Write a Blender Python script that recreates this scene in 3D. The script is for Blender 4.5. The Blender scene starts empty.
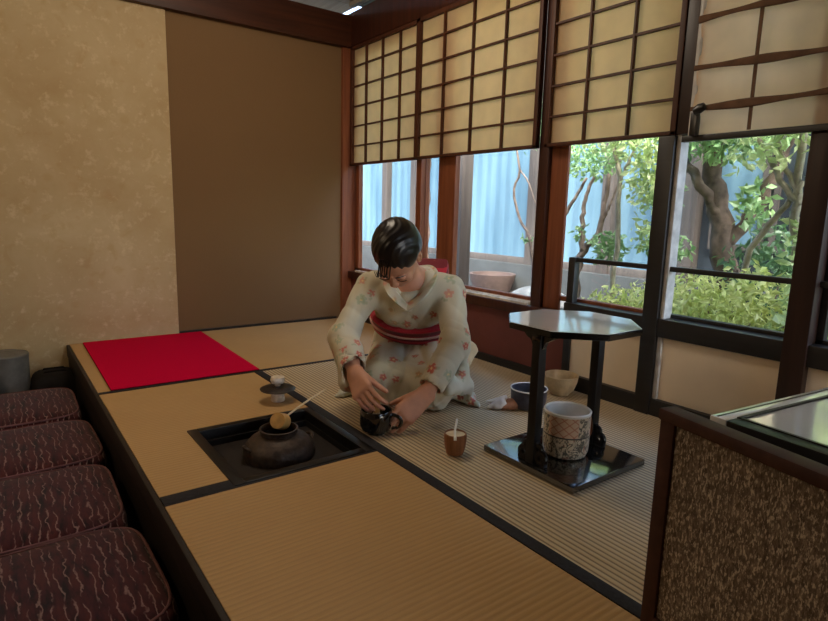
import bpy, bmesh, math, random
import numpy as np
from mathutils import Vector, Matrix, Euler, kdtree
random.seed(7); np.random.seed(7)
C = bpy.context.scene.collection
PI = math.pi

# ------------------------------------------------------------------ materials
def lin(c):
    return tuple(((v/255)/12.92 if v/255 <= .04045 else ((v/255+.055)/1.055)**2.4) for v in c)
def rgba(c): return lin(c)+(1,)

class NT:
    """small helper around a node tree"""
    def __init__(s, name):
        s.m = bpy.data.materials.new(name); s.m.use_nodes = True
        s.t = s.m.node_tree; s.b = s.t.nodes['Principled BSDF']; s.out = s.t.nodes['Material Output']
        s._tc = None
    def n(s, kind, **kw):
        n = s.t.nodes.new(kind)
        for k, v in kw.items():
            if k.startswith('i_'): n.inputs[k[2:].replace('_', ' ')].default_value = v
            else: setattr(n, k, v)
        return n
    def l(s, a, b): s.t.links.new(a, b)
    def obj(s):
        if not s._tc: s._tc = s.n('ShaderNodeTexCoord')
        return s._tc.outputs['Object']
    def map(s, scale=(1,1,1), rot=(0,0,0)):
        m = s.n('ShaderNodeMapping'); m.inputs['Scale'].default_value = scale; m.inputs['Rotation'].default_value = rot
        s.l(s.obj(), m.inputs['Vector']); return m.outputs[0]
    def noise(s, scale, detail=3, vec=None, rough=.5, dist=0):
        n = s.n('ShaderNodeTexNoise'); n.inputs['Scale'].default_value = scale; n.inputs['Detail'].default_value = detail
        n.inputs['Roughness'].default_value = rough; n.inputs['Distortion'].default_value = dist
        s.l(vec if vec else s.obj(), n.inputs['Vector']); return n.outputs['Fac']
    def ramp(s, fac, stops, interp='LINEAR'):
        r = s.n('ShaderNodeValToRGB'); r.color_ramp.interpolation = interp
        e = r.color_ramp.elements
        while len(e) < len(stops): e.new(.5)
        for k, (p, c) in enumerate(stops): e[k].position = p; e[k].color = rgba(c) if len(c) == 3 else c
        s.l(fac, r.inputs[0]); return r.outputs[0]
    def mix(s, fac, a, b, blend='MIX'):
        m = s.n('ShaderNodeMix', data_type='RGBA', blend_type=blend)
        for sock, v in ((m.inputs[0], fac), (m.inputs[6], a), (m.inputs[7], b)):
            if isinstance(v, (int, float)): sock.default_value = v
            elif isinstance(v, tuple): sock.default_value = rgba(v)
            else: s.l(v, sock)
        return m.outputs[2]
    def math(s, op, a, b=None, c=None):
        m = s.n('ShaderNodeMath', operation=op)
        for k, v in enumerate((a, b, c)):
            if v is None: continue
            if isinstance(v, (int, float)): m.inputs[k].default_value = v
            else: s.l(v, m.inputs[k])
        return m.outputs[0]
    def axis(s, k):
        x = s.n('ShaderNodeSeparateXYZ'); s.l(s.obj(), x.inputs[0]); return x.outputs[k]
    def bump(s, h, strength=.3, dist=.01):
        b = s.n('ShaderNodeBump'); b.inputs['Strength'].default_value = strength; b.inputs['Distance'].default_value = dist
        s.l(h, b.inputs['Height']); s.l(b.outputs[0], s.b.inputs['Normal'])
    def color(s, c):
        if isinstance(c, tuple): s.b.inputs['Base Color'].default_value = rgba(c)
        else: s.l(c, s.b.inputs['Base Color'])
    def set(s, rough=.5, spec=.5, metal=0, coat=0, coat_rough=.05, sheen=0, ior=None):
        s.b.inputs['Roughness'].default_value = rough; s.b.inputs['Specular IOR Level'].default_value = spec
        s.b.inputs['Metallic'].default_value = metal; s.b.inputs['Coat Weight'].default_value = coat
        s.b.inputs['Coat Roughness'].default_value = coat_rough; s.b.inputs['Sheen Weight'].default_value = sheen
        if ior: s.b.inputs['IOR'].default_value = ior
        return s

def wood(name, c1, c2, rough=.5, axis=2, grain=30, spec=.4, coat=0):
    t = NT(name); sc = [grain, grain, grain]; sc[axis] = grain*.06
    f = t.noise(1, 4, t.map(tuple(sc)), .6, .6)
    t.color(t.ramp(f, [(.3, c1), (.7, c2)])); t.set(rough, spec, coat=coat); t.bump(f, .12, .004)
    return t.m
def plain(name, c, rough=.6, spec=.4, var=.12, scale=25, metal=0, coat=0, bump=.05, sheen=0, ior=None):
    t = NT(name); f = t.noise(scale, 4)
    d = tuple(max(0, v*(1-var)) for v in c); e = tuple(min(255, v*(1+var)) for v in c)
    t.color(t.ramp(f, [(.3, d), (.7, e)])); t.set(rough, spec, metal, coat, sheen=sheen, ior=ior)
    if bump: t.bump(f, bump, .004)
    return t.m

M = {}
M['dark_red_wood'] = wood('dark_red_wood', (48, 22, 12), (74, 36, 20), .45)
M['beam_wood'] = wood('beam_wood', (52, 24, 12), (76, 38, 20), .5, axis=0)
M['red_wood'] = wood('red_wood', (112, 60, 36), (150, 88, 56), .5)
M['lattice_wood'] = wood('lattice_wood', (62, 32, 18), (88, 48, 28), .55)
M['black_wood'] = wood('black_wood', (22, 20, 20), (36, 33, 32), .42, axis=1, spec=.5)
M['brown_black_wood'] = wood('brown_black_wood', (36, 22, 17), (54, 34, 26), .4)
M['frame_brown'] = wood('frame_brown', (56, 34, 30), (76, 48, 42), .6, axis=1, spec=.3)
M['maroon_panel'] = plain('maroon_panel', (112, 62, 54), .6, .3, .07, 6)
M['cream_panel'] = plain('cream_panel', (232, 212, 182), .7, .3, .03, 5)
M['track'] = plain('track', (226, 216, 200), .4)
M['white_edge'] = plain('white_edge', (196, 194, 190), .4)
M['pale_ceiling'] = wood('pale_ceiling', (146, 132, 116), (174, 160, 142), .6, axis=1)
M['lower_floor'] = plain('lower_floor', (38, 33, 30), .8)
M['platform_side'] = wood('platform_side', (26, 19, 15), (40, 30, 24), .6, axis=1)
M['lacquer'] = plain('lacquer', (13, 11, 11), .16, .6, .1, 20, coat=.6, bump=0)
M['table_lacquer'] = plain('table_lacquer', (18, 18, 19), .10, .5, .1, 20, bump=0, ior=2.4)
M['painted_reflection'] = plain('painted_reflection_top', (240, 247, 249), .14, .6, .05, 3, coat=1, bump=0, ior=2.2)  # near-white base colour stands in for window reflection on the table tops
M['frame_lacquer'] = plain('frame_lacquer', (16, 14, 14), .38, .4, .1, 20, bump=0)
M['soot'] = plain('soot', (17, 15, 14), .8)
M['iron'] = plain('iron', (66, 54, 46), .52, .5, .25, 60, metal=.35, bump=.4)
M['dark_iron'] = plain('dark_iron', (52, 44, 40), .42, .5, .2, 60, metal=.4, bump=.2)
M['ash'] = plain('ash', (70, 60, 54), .95, .1, .2, 30, bump=.4)
M['copper'] = plain('copper', (120, 72, 48), .4, .5, .1, 30, metal=.7)
M['bamboo'] = plain('bamboo', (206, 160, 92), .45, .4, .08, 40)
M['pale_bamboo'] = plain('pale_bamboo', (226, 212, 182), .45, .4, .06, 40)
M['ivory'] = plain('ivory', (222, 210, 192), .4, .5, .08, 80)
M['black_glaze'] = plain('black_glaze', (17, 18, 21), .12, .7, .2, 20, coat=.5)
M['tea'] = plain('tea', (92, 112, 48), .6)
M['caddy_wood'] = wood('caddy_wood', (120, 76, 46), (158, 106, 68), .45, axis=2, grain=60)
M['caddy_top'] = plain('caddy_top', (216, 200, 168), .55, .3, .08, 60)
M['navy_glaze'] = plain('navy_glaze', (60, 62, 76), .35, .5, .15, 40)
M['navy_inside'] = plain('navy_inside', (30, 30, 38), .3)
M['white_glaze'] = plain('white_glaze', (226, 224, 218), .25, .5, .03)
M['beige_glaze'] = plain('beige_glaze', (188, 164, 126), .45, .4, .12, 25)
M['tan_cloth'] = plain('tan_cloth', (172, 124, 98), .9, .1, .1, 40)
M['white_cloth'] = plain('white_cloth', (232, 224, 214), .9, .1, .04, 40)
M['heri'] = plain('heri', (46, 45, 48), .75, .2, .12, 120, bump=.2)
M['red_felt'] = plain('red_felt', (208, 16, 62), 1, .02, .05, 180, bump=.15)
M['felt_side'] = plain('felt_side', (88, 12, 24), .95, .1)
M['hair'] = plain('hair', (22, 17, 17), .34, .5, .25, 50)
M['skin'] = plain('skin', (204, 148, 118), .5, .4, .04, 30, bump=.02)
M['lash'] = plain('lash', (28, 20, 18), .6)
M['lip'] = plain('lip', (176, 84, 76), .45)
M['collar_cloth'] = plain('collar_cloth', (218, 214, 204), .85, .2, .03)
M['lining'] = plain('lining', (222, 200, 160), .85, .2, .04)
M['tabi'] = plain('tabi', (224, 222, 218), .85, .2, .03)
M['cord'] = plain('cord', (216, 178, 168), .7, .2, .05, 200)
M['bin_metal'] = plain('bin_metal', (110, 108, 104), .5, .5, .1)
M['dark_cloth'] = plain('dark_cloth', (26, 23, 22), .85, .2, .2)
M['green_plastic'] = plain('green_plastic', (92, 116, 106), .5)
M['silver'] = plain('silver', (176, 178, 174), .35, .5, .05)
M['bark'] = plain('bark', (86, 74, 66), .9, .2, .3, 18, bump=.7)
M['pale_bark'] = plain('pale_bark', (150, 144, 126), .85, .2, .15, 25, bump=.4)
M['mid_bark'] = plain('mid_bark', (112, 98, 90), .85, .2, .2, 25, bump=.4)
M['soil'] = plain('soil', (78, 72, 66), .95, .1, .25, 4, bump=.6)
M['stone'] = plain('stone', (112, 112, 110), .9, .2, .15, 7, bump=.6)
M['concrete'] = plain('concrete', (62, 64, 64), .9, .2, .1, 5)
M['house_dark'] = plain('house_dark', (40, 46, 52), .3, .5, .2, 3)
M['house_post'] = wood('house_post', (62, 55, 52), (84, 76, 70), .7)
M['terracotta'] = plain('terracotta', (80, 64, 58), .8)
M['pull_black'] = plain('pull_black', (14, 13, 13), .3, .6)
M['roof_tile'] = plain('roof_tile', (74, 74, 76), .8)
M['plaster'] = plain('plaster', (150, 128, 96), .9, .1)

def leafmat(name, c, c2):
    t = NT(name)
    col = t.ramp(t.noise(9, 2), [(.3, c), (.7, c2)])
    d = t.n('ShaderNodeBsdfDiffuse'); tr = t.n('ShaderNodeBsdfTranslucent'); g = t.n('ShaderNodeBsdfGlossy'); g.inputs['Roughness'].default_value = .4
    t.l(col, d.inputs[0]); t.l(col, tr.inputs[0])
    m = t.n('ShaderNodeMixShader', i_Fac=.4); t.l(d.outputs[0], m.inputs[1]); t.l(tr.outputs[0], m.inputs[2])
    m2 = t.n('ShaderNodeMixShader', i_Fac=.06); t.l(m.outputs[0], m2.inputs[1]); t.l(g.outputs[0], m2.inputs[2])
    t.l(m2.outputs[0], t.out.inputs[0]); return t.m
M['leaf_pale'] = leafmat('leaf_pale', (166, 190, 122), (218, 230, 170))
M['leaf_yellow'] = leafmat('leaf_yellow', (176, 190, 100), (232, 234, 158))
M['leaf_mid'] = leafmat('leaf_mid', (100, 142, 92), (166, 196, 132))
M['leaf_deep'] = leafmat('leaf_deep', (60, 96, 66), (108, 146, 96))

def glassmat(name, tint=(1, 1, 1, 1), k=.07):
    t = NT(name); tr = t.n('ShaderNodeBsdfTransparent'); tr.inputs[0].default_value = tint
    g = t.n('ShaderNodeBsdfGlossy'); g.inputs['Roughness'].default_value = .02
    lw = t.n('ShaderNodeLayerWeight'); f = t.math('MULTIPLY_ADD', t.math('POWER', lw.outputs['Facing'], 5), .55, .03)
    m = t.n('ShaderNodeMixShader'); t.l(f, m.inputs[0]); t.l(tr.outputs[0], m.inputs[1]); t.l(g.outputs[0], m.inputs[2])
    t.l(m.outputs[0], t.out.inputs[0]); return t.m
M['glass'] = glassmat('window_glass', (.93, .96, .97, 1))

def papermat(name, c, trans=.55, weave=False):
    t = NT(name)
    f = t.noise(14, 4); col = t.ramp(f, [(.3, tuple(v*.96 for v in c)), (.7, c)])
    d = t.n('ShaderNodeBsdfDiffuse'); tr = t.n('ShaderNodeBsdfTranslucent')
    t.l(col, d.inputs[0]); t.l(col, tr.inputs[0])
    m = t.n('ShaderNodeMixShader', i_Fac=trans); t.l(d.outputs[0], m.inputs[1]); t.l(tr.outputs[0], m.inputs[2])
    t.l(m.outputs[0], t.out.inputs[0]); return t.m
M['paper'] = papermat('shoji_paper', (246, 224, 186), .64)
M['blind_cloth'] = papermat('blind_cloth', (246, 226, 198), .66)
M['blind_rib'] = plain('blind_rib', (112, 84, 64), .8, .2)

def tatami(name, c1, c2, axis, strength):
    t = NT(name)
    co = t.axis(axis)
    s = t.math('SINE', t.math('MULTIPLY', co, 2*PI/.0155))
    sc = [260, 260, 40]; sc[1-axis] = 14
    fib = t.noise(1, 3, t.map(tuple(sc)), .6)
    big = t.noise(3.2, 3)
    col = t.mix(t.math('MULTIPLY', fib, .9), c1, c2)
    col = t.mix(t.math('MULTIPLY', big, .28), col, (132, 98, 56))
    h01 = t.math('MULTIPLY_ADD', s, .5, .5)
    groove_shade = t.math('POWER', t.math('SUBTRACT', 1, h01), 3)  # shade between the ribs, mixed into the mat colour
    col = t.mix(t.math('MULTIPLY', groove_shade, strength), col, (84, 66, 44))
    t.color(col); t.set(.62, .35, sheen=.05)
    t.bump(t.math('ADD', h01, t.math('MULTIPLY', fib, .25)), .55*strength+.12, .004)
    return t.m
M['tatami_x'] = tatami('tatami_ribs_across', (190, 148, 92), (216, 178, 120), 1, .14)
M['tatami_y'] = tatami('tatami_ribs_along', (206, 182, 142), (228, 208, 168), 0, .8)

def gold_wall():
    t = NT('gold_flecked_paper')
    n1 = t.noise(2.6, 5, None, .6, .4); n2 = t.noise(26, 4, None, .65); n3 = t.noise(9, 3, None, .6, 1.2)
    col = t.ramp(n1, [(.3, (180, 154, 112)), (.7, (200, 180, 142))])
    col = t.mix(t.ramp(n3, [(.58, (0, 0, 0)), (.72, (150, 150, 150))]), col, (176, 140, 90))
    col = t.mix(t.ramp(n2, [(.55, (0, 0, 0)), (.70, (175, 175, 175))]), col, (226, 210, 172))
    v = t.n('ShaderNodeTexVoronoi'); v.inputs['Scale'].default_value = 7; t.l(t.obj(), v.inputs['Vector'])
    col = t.mix(t.ramp(v.outputs['Distance'], [(.10, (120, 120, 120)), (.2, (0, 0, 0))]), col, (168, 128, 66))
    t.color(col); t.set(.6, .35); t.bump(n2, .25, .004); return t.m
M['gold_wall'] = gold_wall()
def brown_wall():
    t = NT('brown_sand_wall'); n = t.noise(120, 3); n1 = t.noise(2, 3)
    t.color(t.mix(t.math('MULTIPLY', n1, .4), (122, 95, 66), (136, 108, 78))); t.set(.85, .2); t.bump(n, .2, .003); return t.m
M['brown_wall'] = brown_wall()

def cushion_mat():
    t = NT('maroon_patterned_fabric')
    x = t.axis(0); wob = t.noise(1, 3, t.map((34, 16, 20)), .55)
    ph = t.math('MULTIPLY_ADD', x, 2*PI/.019, t.math('MULTIPLY', wob, 13))
    s = t.math('SINE', ph); line = t.ramp(s, [(.78, (0, 0, 0)), (.98, (200, 200, 200))])
    brk = t.ramp(t.noise(1, 2, t.map((60, 18, 30)), .5), [(.40, (0, 0, 0)), (.52, (255, 255, 255))])
    base = t.ramp(t.noise(1, 3, t.map((50, 12, 20)), .6), [(.32, (32, 19, 22)), (.48, (66, 29, 33)), (.66, (80, 37, 36)), (.75, (52, 28, 28))])
    col = t.mix(t.math('MULTIPLY', line, brk), base, (166, 138, 130))
    t.color(col); t.set(.9, .15, sheen=.15); t.bump(wob, .15, .004); return t.m
M['cushion'] = cushion_mat()
M['piping'] = plain('piping', (118, 84, 84), .85, .15)

def woven_mat():
    t = NT('flecked_woven_fabric')
    f = t.noise(1, 4, t.map((150, 150, 60)), .65, .5); g = t.noise(1, 3, t.map((330, 330, 130)), .6)
    col = t.ramp(f, [(.34, (84, 74, 66)), (.52, (112, 100, 90)), (.62, (138, 126, 114))])
    col = t.mix(t.ramp(g, [(.52, (0, 0, 0)), (.64, (225, 225, 225))]), col, (224, 214, 198))
    t.color(col); t.set(.8, .25, sheen=.1); t.bump(f, .5, .005); return t.m
M['woven'] = woven_mat()

def blue_siding():
    t = NT('blue_corrugated_sheet'); y = t.axis(1)
    s = t.math('SINE', t.math('MULTIPLY', y, 2*PI/.16)); n = t.noise(1, 3, t.map((3, 3, .6)), .6)
    t.color(t.ramp(n, [(.3, (70, 98, 114)), (.7, (98, 126, 140))])); t.set(.6, .3); t.bump(s, .22, .03); return t.m
M['siding'] = blue_siding()

def jar_mat():
    t = NT('painted_porcelain')
    x = t.n('ShaderNodeSeparateXYZ'); t.l(t.obj(), x.inputs[0])
    ang = t.math('ARCTAN2', x.outputs[1], x.outputs[0]); z = x.outputs[2]
    cream = (206, 192, 168)
    # upper field: red diaper lattice, lower field: dark scrolls
    a = t.math('SINE', t.math('ADD', t.math('MULTIPLY', ang, 14), t.math('MULTIPLY', z, 260)))
    b = t.math('SINE', t.math('SUBTRACT', t.math('MULTIPLY', ang, 14), t.math('MULTIPLY', z, 260)))
    lat = t.math('MAXIMUM', a, b)
    latm = t.ramp(lat, [(.86, (0, 0, 0)), (.95, (220, 220, 220))])
    up = t.mix(latm, (206, 176, 152), (168, 84, 62))
    patch = t.ramp(t.math('SINE', t.math('MULTIPLY', ang, 3)), [(.35, (0, 0, 0)), (.5, (255, 255, 255))])
    n = t.noise(1, 2, t.map((44, 44, 36)), .5, 1.6)
    scroll = t.ramp(n, [(.42, (255, 255, 255)), (.47, (0, 0, 0)), (.53, (0, 0, 0)), (.57, (255, 255, 255))])
    up = t.mix(patch, up, t.mix(scroll, (92, 88, 78), cream))
    lo = t.mix(scroll, (88, 84, 74), cream)
    n2 = t.noise(1, 2, t.map((60, 60, 30)), .5, 1)
    lo = t.mix(t.ramp(n2, [(.6, (0, 0, 0)), (.66, (220, 220, 220))]), lo, (150, 90, 70))
    zz = t.ramp(z, [(.066, (0, 0, 0)), (.07, (255, 255, 255))]) if False else None
    band = t.math('GREATER_THAN', z, .068)
    col = t.mix(band, lo, up)
    ring = t.math('LESS_THAN', t.math('ABSOLUTE', t.math('SUBTRACT', z, .068)), .0022)
    col = t.mix(ring, col, (70, 66, 62))
    rim = t.math('GREATER_THAN', z, .128)
    col = t.mix(rim, col, (228, 226, 218))
    t.color(col); t.set(.28, .5, coat=.3); return t.m
M['jar'] = jar_mat()

def kimono_mat():
    t = NT('floral_kimono_cloth')
    a = t.n('ShaderNodeAttribute', attribute_name='print')
    n = t.noise(260, 2)
    t.color(a.outputs['Color']); t.set(.8, .2, sheen=.1); t.bump(n, .08, .002); return t.m
M['kimono'] = kimono_mat()
def obi_mat():
    t = NT('red_obi_brocade')
    d = t.n('ShaderNodeVectorMath', operation='DOT_PRODUCT'); d.inputs[1].default_value = (0, -.45, .893)
    t.l(t.obj(), d.inputs[0])
    s = t.math('SINE', t.math('MULTIPLY', d.outputs['Value'], 2*PI/.034)); n = t.noise(1, 3, t.map((60, 60, 60)))
    col = t.mix(t.ramp(s, [(.35, (0, 0, 0)), (.6, (255, 255, 255))]), (112, 22, 34), (186, 36, 56))
    col = t.mix(t.ramp(n, [(.6, (0, 0, 0)), (.7, (120, 120, 120))]), col, (196, 130, 120))
    t.color(col); t.set(.6, .3, sheen=.1); return t.m
M['obi'] = obi_mat()

# ------------------------------------------------------------------ mesh helpers
def finish(o, ang=.6):
    me = o.data
    bm = bmesh.new(); bm.from_mesh(me)
    bmesh.ops.recalc_face_normals(bm, faces=bm.faces) if False else None
    for f in bm.faces: f.smooth = True
    for e in bm.edges:
        if len(e.link_faces) == 2 and e.calc_face_angle(0) > ang: e.smooth = False
    bm.to_mesh(me); bm.free()

def link(name, me, mat, parent=None, loc=None, rot=None):
    o = bpy.data.objects.new(name, me); C.objects.link(o)
    if mat:
        for m in (mat if isinstance(mat, (list, tuple)) else [mat]): me.materials.append(m)
    if parent: o.parent = parent
    if loc is not None: o.location = loc
    if rot is not None: o.rotation_euler = rot
    return o

class MB:
    """collects shapes into one mesh"""
    def __init__(s): s.bm = bmesh.new(); s.mi = 0
    def _add(s, fn):
        n = len(s.bm.faces); r = fn()
        s.bm.faces.ensure_lookup_table()
        for f in s.bm.faces[n:]: f.material_index = s.mi
        return r
    def box(s, a, b, bev=0.0, mat=None):
        def fn():
            r = bmesh.ops.create_cube(s.bm, size=1)
            vs = r['verts']
            for v in vs:
                v.co = Vector((a[k]+(v.co[k]+.5)*(b[k]-a[k]) for k in range(3)))
            if mat is not None: bmesh.ops.transform(s.bm, matrix=mat, verts=vs)
            if bev > 0:
                es = list({e for v in vs for e in v.link_edges})
                bmesh.ops.bevel(s.bm, geom=es, offset=bev, segments=2, affect='EDGES', profile=.6)
        s._add(fn); return s
    def lathe(s, prof, seg=40, c=(0, 0, 0), mat=None, close=False):
        def fn():
            rings = []
            for r, z in prof:
                if r < 1e-6: rings.append([s.bm.verts.new((c[0], c[1], c[2]+z))])
                else: rings.append([s.bm.verts.new((c[0]+r*math.cos(2*PI*k/seg), c[1]+r*math.sin(2*PI*k/seg), c[2]+z)) for k in range(seg)])
            for a, b in zip(rings, rings[1:]):
                for k in range(seg):
                    k2 = (k+1) % seg
                    if len(a) == 1 and len(b) == 1: continue
                    if len(a) == 1: s.bm.faces.new((a[0], b[k2], b[k]))
                    elif len(b) == 1: s.bm.faces.new((a[k], a[k2], b[0]))
                    else: s.bm.faces.new((a[k], a[k2], b[k2], b[k]))
            if mat is not None: bmesh.ops.transform(s.bm, matrix=mat, verts=[v for r in rings for v in r])
        s._add(fn); return s
    def tube(s, pts, rad, seg=10, flat=1.0, cap=True, up=None):
        pts = [Vector(p) for p in pts]
        if not isinstance(rad, (list, tuple)): rad = [rad]*len(pts)
        def fn():
            rings = []; u = None
            for i, p in enumerate(pts):
                t = (pts[min(i+1, len(pts)-1)]-pts[max(i-1, 0)]).normalized()
                if u is None:
                    ref = Vector(up) if up else (Vector((0, 0, 1)) if abs(t.z) < .9 else Vector((1, 0, 0)))
                    u = (ref-t*ref.dot(t)).normalized()
                else: u = (u-t*u.dot(t)).normalized()
                w = t.cross(u)
                rings.append([s.bm.verts.new(p+(u*math.cos(2*PI*k/seg)*flat+w*math.sin(2*PI*k/seg))*rad[i]) for k in range(seg)])
            for a, b in zip(rings, rings[1:]):
                for k in range(seg): s.bm.faces.new((a[k], a[(k+1) % seg], b[(k+1) % seg], b[k]))
            if cap:
                s.bm.faces.new(list(reversed(rings[0]))); s.bm.faces.new(rings[-1])
        s._add(fn); return s
    def prism(s, poly, z0, z1, mat=None, bev=0):
        def fn():
            a = [s.bm.verts.new((x, y, z0)) for x, y in poly]; b = [s.bm.verts.new((x, y, z1)) for x, y in poly]
            n = len(poly)
            s.bm.faces.new(list(reversed(a))); s.bm.faces.new(b)
            for k in range(n): s.bm.faces.new((a[k], a[(k+1) % n], b[(k+1) % n], b[k]))
            if mat is not None: bmesh.ops.transform(s.bm, matrix=mat, verts=a+b)
            if bev:
                es = list({e for v in a+b for e in v.link_edges})
                bmesh.ops.bevel(s.bm, geom=es, offset=bev, segments=2, affect='EDGES')
        s._add(fn); return s
    def build(s, name, mat, parent=None, loc=None, rot=None, ang=.6):
        bmesh.ops.recalc_face_normals(s.bm, faces=s.bm.faces)
        me = bpy.data.meshes.new(name); s.bm.to_mesh(me); s.bm.free()
        o = link(name, me, mat, parent, loc, rot); finish(o, ang); return o

def curve(pts, n=24):
    """Catmull-Rom through points"""
    P = [Vector(p) for p in pts]; P = [P[0]*2-P[1]]+P+[P[-1]*2-P[-2]]; out = []
    m = len(P)-3
    for i in range(m):
        for k in range(max(2, n//m)):
            t = k/max(2, n//m); a, b, c, d = P[i:i+4]
            out.append(.5*((2*b)+(c-a)*t+(2*a-5*b+4*c-d)*t*t+(3*b-a-3*c+d)*t**3))
    out.append(P[-2]); return out

def thing(name, label, cat, loc=(0, 0, 0), rz=0, group=None):
    o = bpy.data.objects.new(name, None); C.objects.link(o); o.empty_display_size = .05
    o.location = loc; o.rotation_euler = (0, 0, rz)
    return tag(o, label, cat, group)
def tag(o, label, cat, group=None, kind=None):
    o['label'] = label; o['category'] = cat
    if group: o['group'] = group
    if kind: o['kind'] = kind
    return o
def struct(o, label=None):
    o['kind'] = 'structure'
    if label: o['label'] = label
    return o

# ------------------------------------------------------------------ the room shell
W, BY = 1.95, 3.38            # window wall plane, back wall plane
LOW = -.42                    # lower floor where the benches stand
struct(MB().box((-2.6, -2.6, LOW-.06), (1.9, BY+.06, LOW)).build('floor', M['lower_floor']), 'dark lower floor beside the raised tatami')
b = MB().box((.325, -2.6, LOW+.001), (W-.002, BY-.002, -.05))
struct(b.build('floor_platform', M['platform_side']), 'dark raised platform base under the tatami')
struct(MB().box((-2.6, BY-.012, LOW), (.83, BY+.06, 1.73)).build('wall_back_gold', M['gold_wall']), 'gold flecked papered section of the back wall')
struct(MB().box((.83, BY, LOW), (W+.05, BY+.06, 1.73)).build('wall_back_brown', M['brown_wall']), 'plain brown plastered section of the back wall')
MBt = MB().box((-2.6, BY-.05, 1.715), (W-.03, BY+.06, 1.90), .004)
struct(MBt.build('trim_1', M['beam_wood']), 'dark red-brown beam above the back wall')
struct(MB().box((.835, BY-.012, 0.0), (1.84, BY+.01, .012)).build('baseboard_back', M['black_wood']))
struct(MB().box((1.875, BY-.022, -.05), (1.985, BY+.06, 1.75), .004).build('trim_2', M['red_wood']), 'red-brown corner post')
# window wall
lowx = W+.055
struct(MB().box((W-.03, -2.6, 1.722), (W+.09, BY+.05, 1.92), .004).build('trim_3', M['dark_red_wood']), 'dark red-brown header beam over the window wall')
struct(MB().box((W-.005, 1.52, .03), (W+.06, BY+.02, .275)).build('wall_right', M['maroon_panel']), 'maroon boarded wall below the corner windows')
struct(MB().box((W-.02, 1.56, -.05), (W+.06, BY, .035), .003).build('baseboard_right', M['black_wood']))
b = MB().box((W-.03, 1.60, .27), (W+.08, BY-.02, .315), .003)
struct(b.build('trim_4', M['dark_red_wood']), 'red-brown sill under the corner windows')
b = MB()
for dx in (-.018, .012, .042): b.box((W+dx, 1.765, .3155), (W+dx+.011, BY-.09, .327))
struct(b.build('trim_5', M['track']), 'pale sliding tracks on the corner window sill')
struct(MB().box((W-.004, 1.706, .0), (W+.04, 1.760, 1.75), .005).build('trim_6', M['dark_red_wood']), 'dark red-brown post between the second and third shoji')
struct(MB().box((W-.03, 1.06, 1.0), (W+.05, 1.125, 1.75), .004).build('trim_7', M['brown_black_wood']), 'dark upper post beside the blind')
struct(MB().box((W-.035, 1.125, -.05), (W+.035, 1.185, .998), .004).build('trim_8', M['black_wood']), 'black lower post in the window wall')
struct(MB().box((W-.02, 1.108, .03), (W+.03, 1.1245, 1.01), .002).build('trim_9', M['white_edge']), 'pale strip along the black lower post')
struct(MB().box((W-.04, .645, -.05), (W+.05, .712, 1.75), .005).build('trim_10', M['brown_black_wood']), 'dark red-brown post behind the glass table')
struct(MB().box((W-.04, -2.6, -.05), (W+.06, -2.5, 1.75)).build('trim_11', M['dark_red_wood']))
struct(MB().box((W-.04, -.55, -.05), (W+.06, -.47, 1.75)).build('trim_12', M['dark_red_wood']))
# ceiling and the unseen sides of the room
b = MB()
for k in range(16):
    y = -2.6+k*.4
    b.box((-2.6, y+.002, 1.99), (W+.05, y+.398, 2.01))
for k in range(9): b.box((-2.55+k*.56, -2.6, 1.965), (-2.515+k*.56, BY, 1.99))
struct(b.build('ceiling', M['pale_ceiling']), 'pale boarded ceiling')
struct(MB().box((-2.6, -2.7, 2.02), (W+.45, BY+.1, 2.12)).build('roof', M['roof_tile']))
struct(MB().box((-2.7, -2.6, LOW), (-2.6, BY, 2.0)).build('wall_left', M['plaster']))
b = MB()
b.box((-2.6, -2.7, LOW), (.7, -2.6, 2)).box((1.85, -2.7, LOW), (W, -2.6, 2)).box((.7, -2.7, 1.85), (1.85, -2.6, 2)).box((.7, -2.7, LOW), (1.85, -2.6, .25))
struct(b.build('wall_front', M['plaster']))  # opening in this unseen wall is sized to admit fill daylight

# lower glass windows of the two corner bays
def window(name, y0, y1, z0, z1, x, st, mat, label):
    b = MB()
    b.box((x-.015, y0, z0), (x+.015, y0+st, z1), .002).box((x-.015, y1-st, z0), (x+.015, y1, z1), .002)
    b.box((x-.015, y0, z0), (x+.015, y1, z0+.02), .002).box((x-.015, y0, z1-.03), (x+.015, y1, z1), .002)
    o = struct(b.build(name, mat), label)
    g = MB().box((x-.002, y0+st, z0+.02), (x+.002, y1-st, z1-.03)).build('window_glass', M['glass'], o)
    return o
window('window_1', 2.63, 3.345, .322, 1.70, W+.03, .045, M['red_wood'], 'clear glass window in the back corner')
window('window_2', 1.765, 2.66, .322, 1.70, W+.063, .03, M['red_wood'], 'clear glass window right of the corner window')
struct(MB().box((W+.014, 2.335, .32), (W+.045, 2.475, 1.70), .004).build('trim_13', M['red_wood']), 'sunlit red-brown post outside the second window')
window('window_3', 1.165, 1.675, .355, 1.70, W+.04, .012, M['red_wood'], 'clear glass window over the black railing, left')
window('window_4', .68, 1.15, .355, 1.70, W+.04, .012, M['black_wood'], 'clear glass window over the black railing, right')
window('window_5', .25, .645, .355, 1.70, W+.03, .02, M['black_wood'], 'clear glass window past the dark post')

struct(MB().box((W+.016, 1.615, .315), (W+.03, 1.704, 1.70), .003).build('trim_17', M['red_wood']), 'lighter red-brown stile beside the post')
struct(MB().box((W-.005, -2.5, .36), (W+.03, .25, 1.75)).build('wall_right_blocker', M['plaster']), 'unseen plastered wall added beside the glass table to block light')  # added wall out of view, keeps window light off the foreground
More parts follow.
